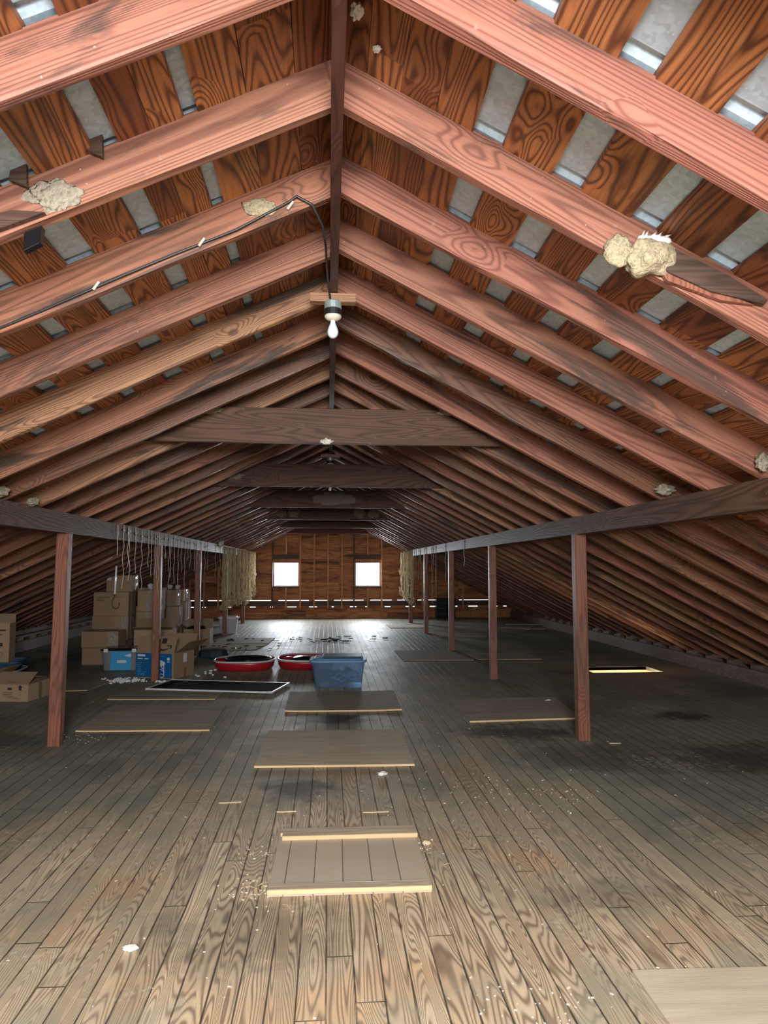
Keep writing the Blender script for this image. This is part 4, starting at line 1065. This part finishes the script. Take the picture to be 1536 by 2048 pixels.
for Y, L, dx in [(18.55, 1.33, 0), (18.95, .66, .02), (19.4, 1.30, .0), (19.85, .68, .04), (20.2, 1.26, .0), (20.6, .60, .05), (20.8, 1.2, .03)]:
    gr = 'short twine skeins on the right beam' if L < 1 else 'long twine skeins on the right beam'
    skein(2.18-dx, Y, L, ('short upper' if L < 1 else 'long')+' skein of tan baling twine draped on the far right beam', gr, k+30); k += 1
# hanging scale and hook
t = thing('hanging_scale', 'bright tubular spring scale with a hook, hanging from the left beam', 'scale', (-2.23, 7.72, 0))
b = nb(); tube(b, [(0, 0, 1.955), (.004, 0, 1.88), (-.003, .004, 1.80), (.003, 0, 1.72), (0, 0, 1.63)], .004, 6)
obj('string', b, M['string'], t, smooth=True)
b = nb(); tube(b, [(.014*math.sin(a*PI/6), 0, 1.61+.018*math.cos(a*PI/6)) for a in range(13)], .0025, 6); tube(b, [(0, 0, 1.592), (.008, 0, 1.57), (.0, 0, 1.545), (-.004, 0, 1.52)], .0025, 6)
obj('ring', b, M['rust'], t, smooth=True)
obj('tube', tube(nb(), [(-.004, 0, 1.52), (-.012, 0, 1.225)], .0095, 14), M['steel'], t, smooth=True)
b = nb(); tube(b, [(-.035, 0, 1.215), (.005, 0, 1.213)], .004, 6)
tube(b, [(-.012, 0, 1.225), (-.014, 0, 1.195), (-.03, 0, 1.17), (-.038, 0, 1.145)]+[(.0-.038*math.cos(a*PI/10), 0, 1.12-.043*math.sin(a*PI/10)*1.1) for a in range(0, 11)]+[(.036, 0, 1.135)], .005, 8)
obj('hook', b, M['rust'], t, smooth=True)
# thin wire hanging from the left rafters
b = nb(); tube(b, [(-2.45-.13*k, 8.3+.12*k, 1.62-.02*k-.12*math.sin(k*PI/12)) for k in range(13)], .003, 5)
tag(obj('loose_wire', b, M['string'], smooth=True), 'pale loose wire sagging in the dark behind the left beam', 'wire')
b = nb(); lump(b, 0, 0, 0, .05, .02, .012, sub=2, amp=.2)
tag(obj('metal_bracket', bx(-.045, .045, -.012, .012, -.012, .012, bev=.002), M['alum'], loc=(-1.37, 15.9, und(-1, -1.37)+.0)), 'small white bracket glinting on a far left rafter', 'bracket').rotation_euler = (0, .6, .3)

# ------------------------------------------------------------------ bits on the floor
random.seed(31)
def crumb(label, x, y, r, m='drop', cat='debris', nm='plaster_crumb'):
    b = nb(); lump(b, 0, 0, r*.35, r, r*.7, r*.4, sub=3, amp=.5, fr=8, seed=x*9); tag(obj(nm, b, M[m], loc=(x, y, 0), smooth=True), label, cat)
crumb('cream crumb of plaster on the boards at lower left', -.77, 3.0, .028)
crumb('white feather tuft on the floor before the pale plywood square', .40, 5.28, .035, 'feather', 'feather', 'feather_tuft')
crumb('crumbled chip pile at the right corner of the floor hatch', .545, 3.98, .022, 'chip', 'debris', 'chip_pile')
crumb('small white crumb behind the nearest right post', 2.52, 7.65, .02)
crumb('larger white crumb right of the nearest right post', 2.47, 7.95, .035)
for (x, y, L, rz, lab) in [(-.62, 4.75, .14, .05, 'thin pale splinter on the floor left of the hatch'), (-.25, 4.55, .12, .0, 'pale splinter on the floor between hatch and plywood square'),
                           (2.46, 6.05, .10, -.1, 'orange splinter at the foot of the nearest right post'), (.30, 4.50, .16, -.02, 'pale splinter lying just beyond the floor hatch')]:
    b = prism(nb(), [(-L/2, -.004), (-L*.1, -.008), (L/2, .0), (L*.2, .007), (-L/2, .003)], .001, .006, 'z')
    o = tag(obj('wood_splinter', b, M['chip'], loc=(x, y, 0)), lab, 'wood piece'); o.rotation_euler = (0, 0, rz)
b = nb()
for k in range(300):
    x, y = R_(-3.2, 3.2), 1.6+abs(random.gauss(0, 3.4)); s = R_(.001, .0030)
    M_ = Matrix.Translation((x, y, .001)) @ Matrix.Rotation(R_(0, 6), 4, 'Z'); box(b, -s*R_(1, 3), s*R_(1, 3), -s, s, 0, s*.8, M_)
for (cx, cy, sd, n) in [(-.33, 3.52, .09, 60), (-.38, 3.9, .07, 20), (.5, 3.95, .05, 30), (1.35, 2.55, .10, 40), (.75, 2.5, .12, 50), (1.0, 4.9, .25, 50), (1.5, 4.75, .2, 60), (-2.15, 6.6, .15, 40)]:
    for k in range(n):
        s = R_(.001, .0032); M_ = Matrix.Translation((random.gauss(cx, sd), random.gauss(cy, sd), .001)) @ Matrix.Rotation(R_(0, 6), 4, 'Z'); box(b, -s*R_(1, 2.5), s*R_(1, 2.5), -s, s, 0, s, M_)
tag(obj('floor_debris', b, M['drop']), 'scattered tiny plaster and wood crumbs over the floor', 'debris', kind='stuff')
b = nb()
for k in range(46):
    if k < 26: x, y = random.gauss(-.31, .04), random.gauss(3.5, .07)
    else: x, y = R_(-.3, 1.0), R_(3.2, 4.3)
    a = R_(0, PI); L = R_(.02, .06)
    tube(b, [(x, y, .003), (x+L*.5*math.cos(a), y+L*.5*math.sin(a), .010), (x+L*math.cos(a+.2), y+L*math.sin(a+.2), .004)], .0011, 4)
tag(obj('straw_bits', b, M['straw']), 'thin straw stalks scattered around the floor hatch', 'straw', kind='stuff')
b = nb()
for k in range(60):
    cx, cy, sx_, sy_ = random.choice([(.25, 14.7, .45, .25), (-1.6, 13.6, .5, .4), (-1.4, 14.9, .6, .3), (.1, 15.1, .5, .3)])
    x, y = random.gauss(cx, sx_), random.gauss(cy, sy_); a = R_(0, PI); L = R_(.05, .18)
    tube(b, [(x+L*q/4*math.cos(a+.5*q*R_(-.4, .4)), y+L*q/4*math.sin(a), .022+R_(0, .008)) for q in range(5)], .007, 4)
tag(obj('dark_litter', b, M['blackp']), 'dark shreds and litter strewn on the far floor', 'litter', kind='stuff')

# ------------------------------------------------------------------ light
def area(name, loc, rot, sx, sy, power, col=(1, 1, 1)):
    l = bpy.data.lights.new(name, 'AREA'); l.shape = 'RECTANGLE'; l.size = sx; l.size_y = sy; l.energy = power; l.color = col
    o = bpy.data.objects.new(name, l); C.objects.link(o); o.location = loc; o.rotation_euler = rot; return o
# daylight through the loading door behind the viewer
area('door_daylight', (0, YF-.30, 2.18), (PI/2-math.radians(28), 0, 0), 1.4, 1.3, 440, (1, .985, .96))
# daylight through the two gable windows (pointing down the attic)
for k, (a, b_, c, d) in enumerate(W):
    area('window_daylight', ((a+b_)/2, YB+.26, (c+d)/2+.02), (-PI/2+math.radians(13), 0, 0), .80, .80, 165, (.92, .97, 1))
# lamp of the room below the open hatch
pl_ = bpy.data.lights.new('room_below_lamp', 'POINT'); pl_.energy = 14; pl_.color = (1, .85, .6); pl_.shadow_soft_size = .08
po = bpy.data.objects.new('room_below_lamp', pl_); C.objects.link(po); po.location = ((OX0+OX1)/2+.1, OY0+.08, -.33)

w = bpy.data.worlds.new('World'); sc.world = w; w.use_nodes = True
bg = w.node_tree.nodes['Background']; bg.inputs[0].default_value = (.93, .97, 1, 1); bg.inputs[1].default_value = 3.0

# ------------------------------------------------------------------ camera
f = 1420.; pitch = math.atan(110/f); yaw = math.atan(111/math.hypot(f, 110))
cam = bpy.data.cameras.new('camera'); co = bpy.data.objects.new('camera', cam); C.objects.link(co)
cam.sensor_fit = 'VERTICAL'; cam.sensor_height = 24; cam.lens = f/2048*24
co.location = (0, 0, 1.51); co.rotation_euler = (PI/2+pitch, 0, -yaw); cam.clip_start = .05
sc.camera = co
sc.view_settings.view_transform = 'Standard'; sc.view_settings.look = 'None'; sc.view_settings.gamma = 1
sc.view_settings.use_curve_mapping = False; sc.view_settings.exposure = 0
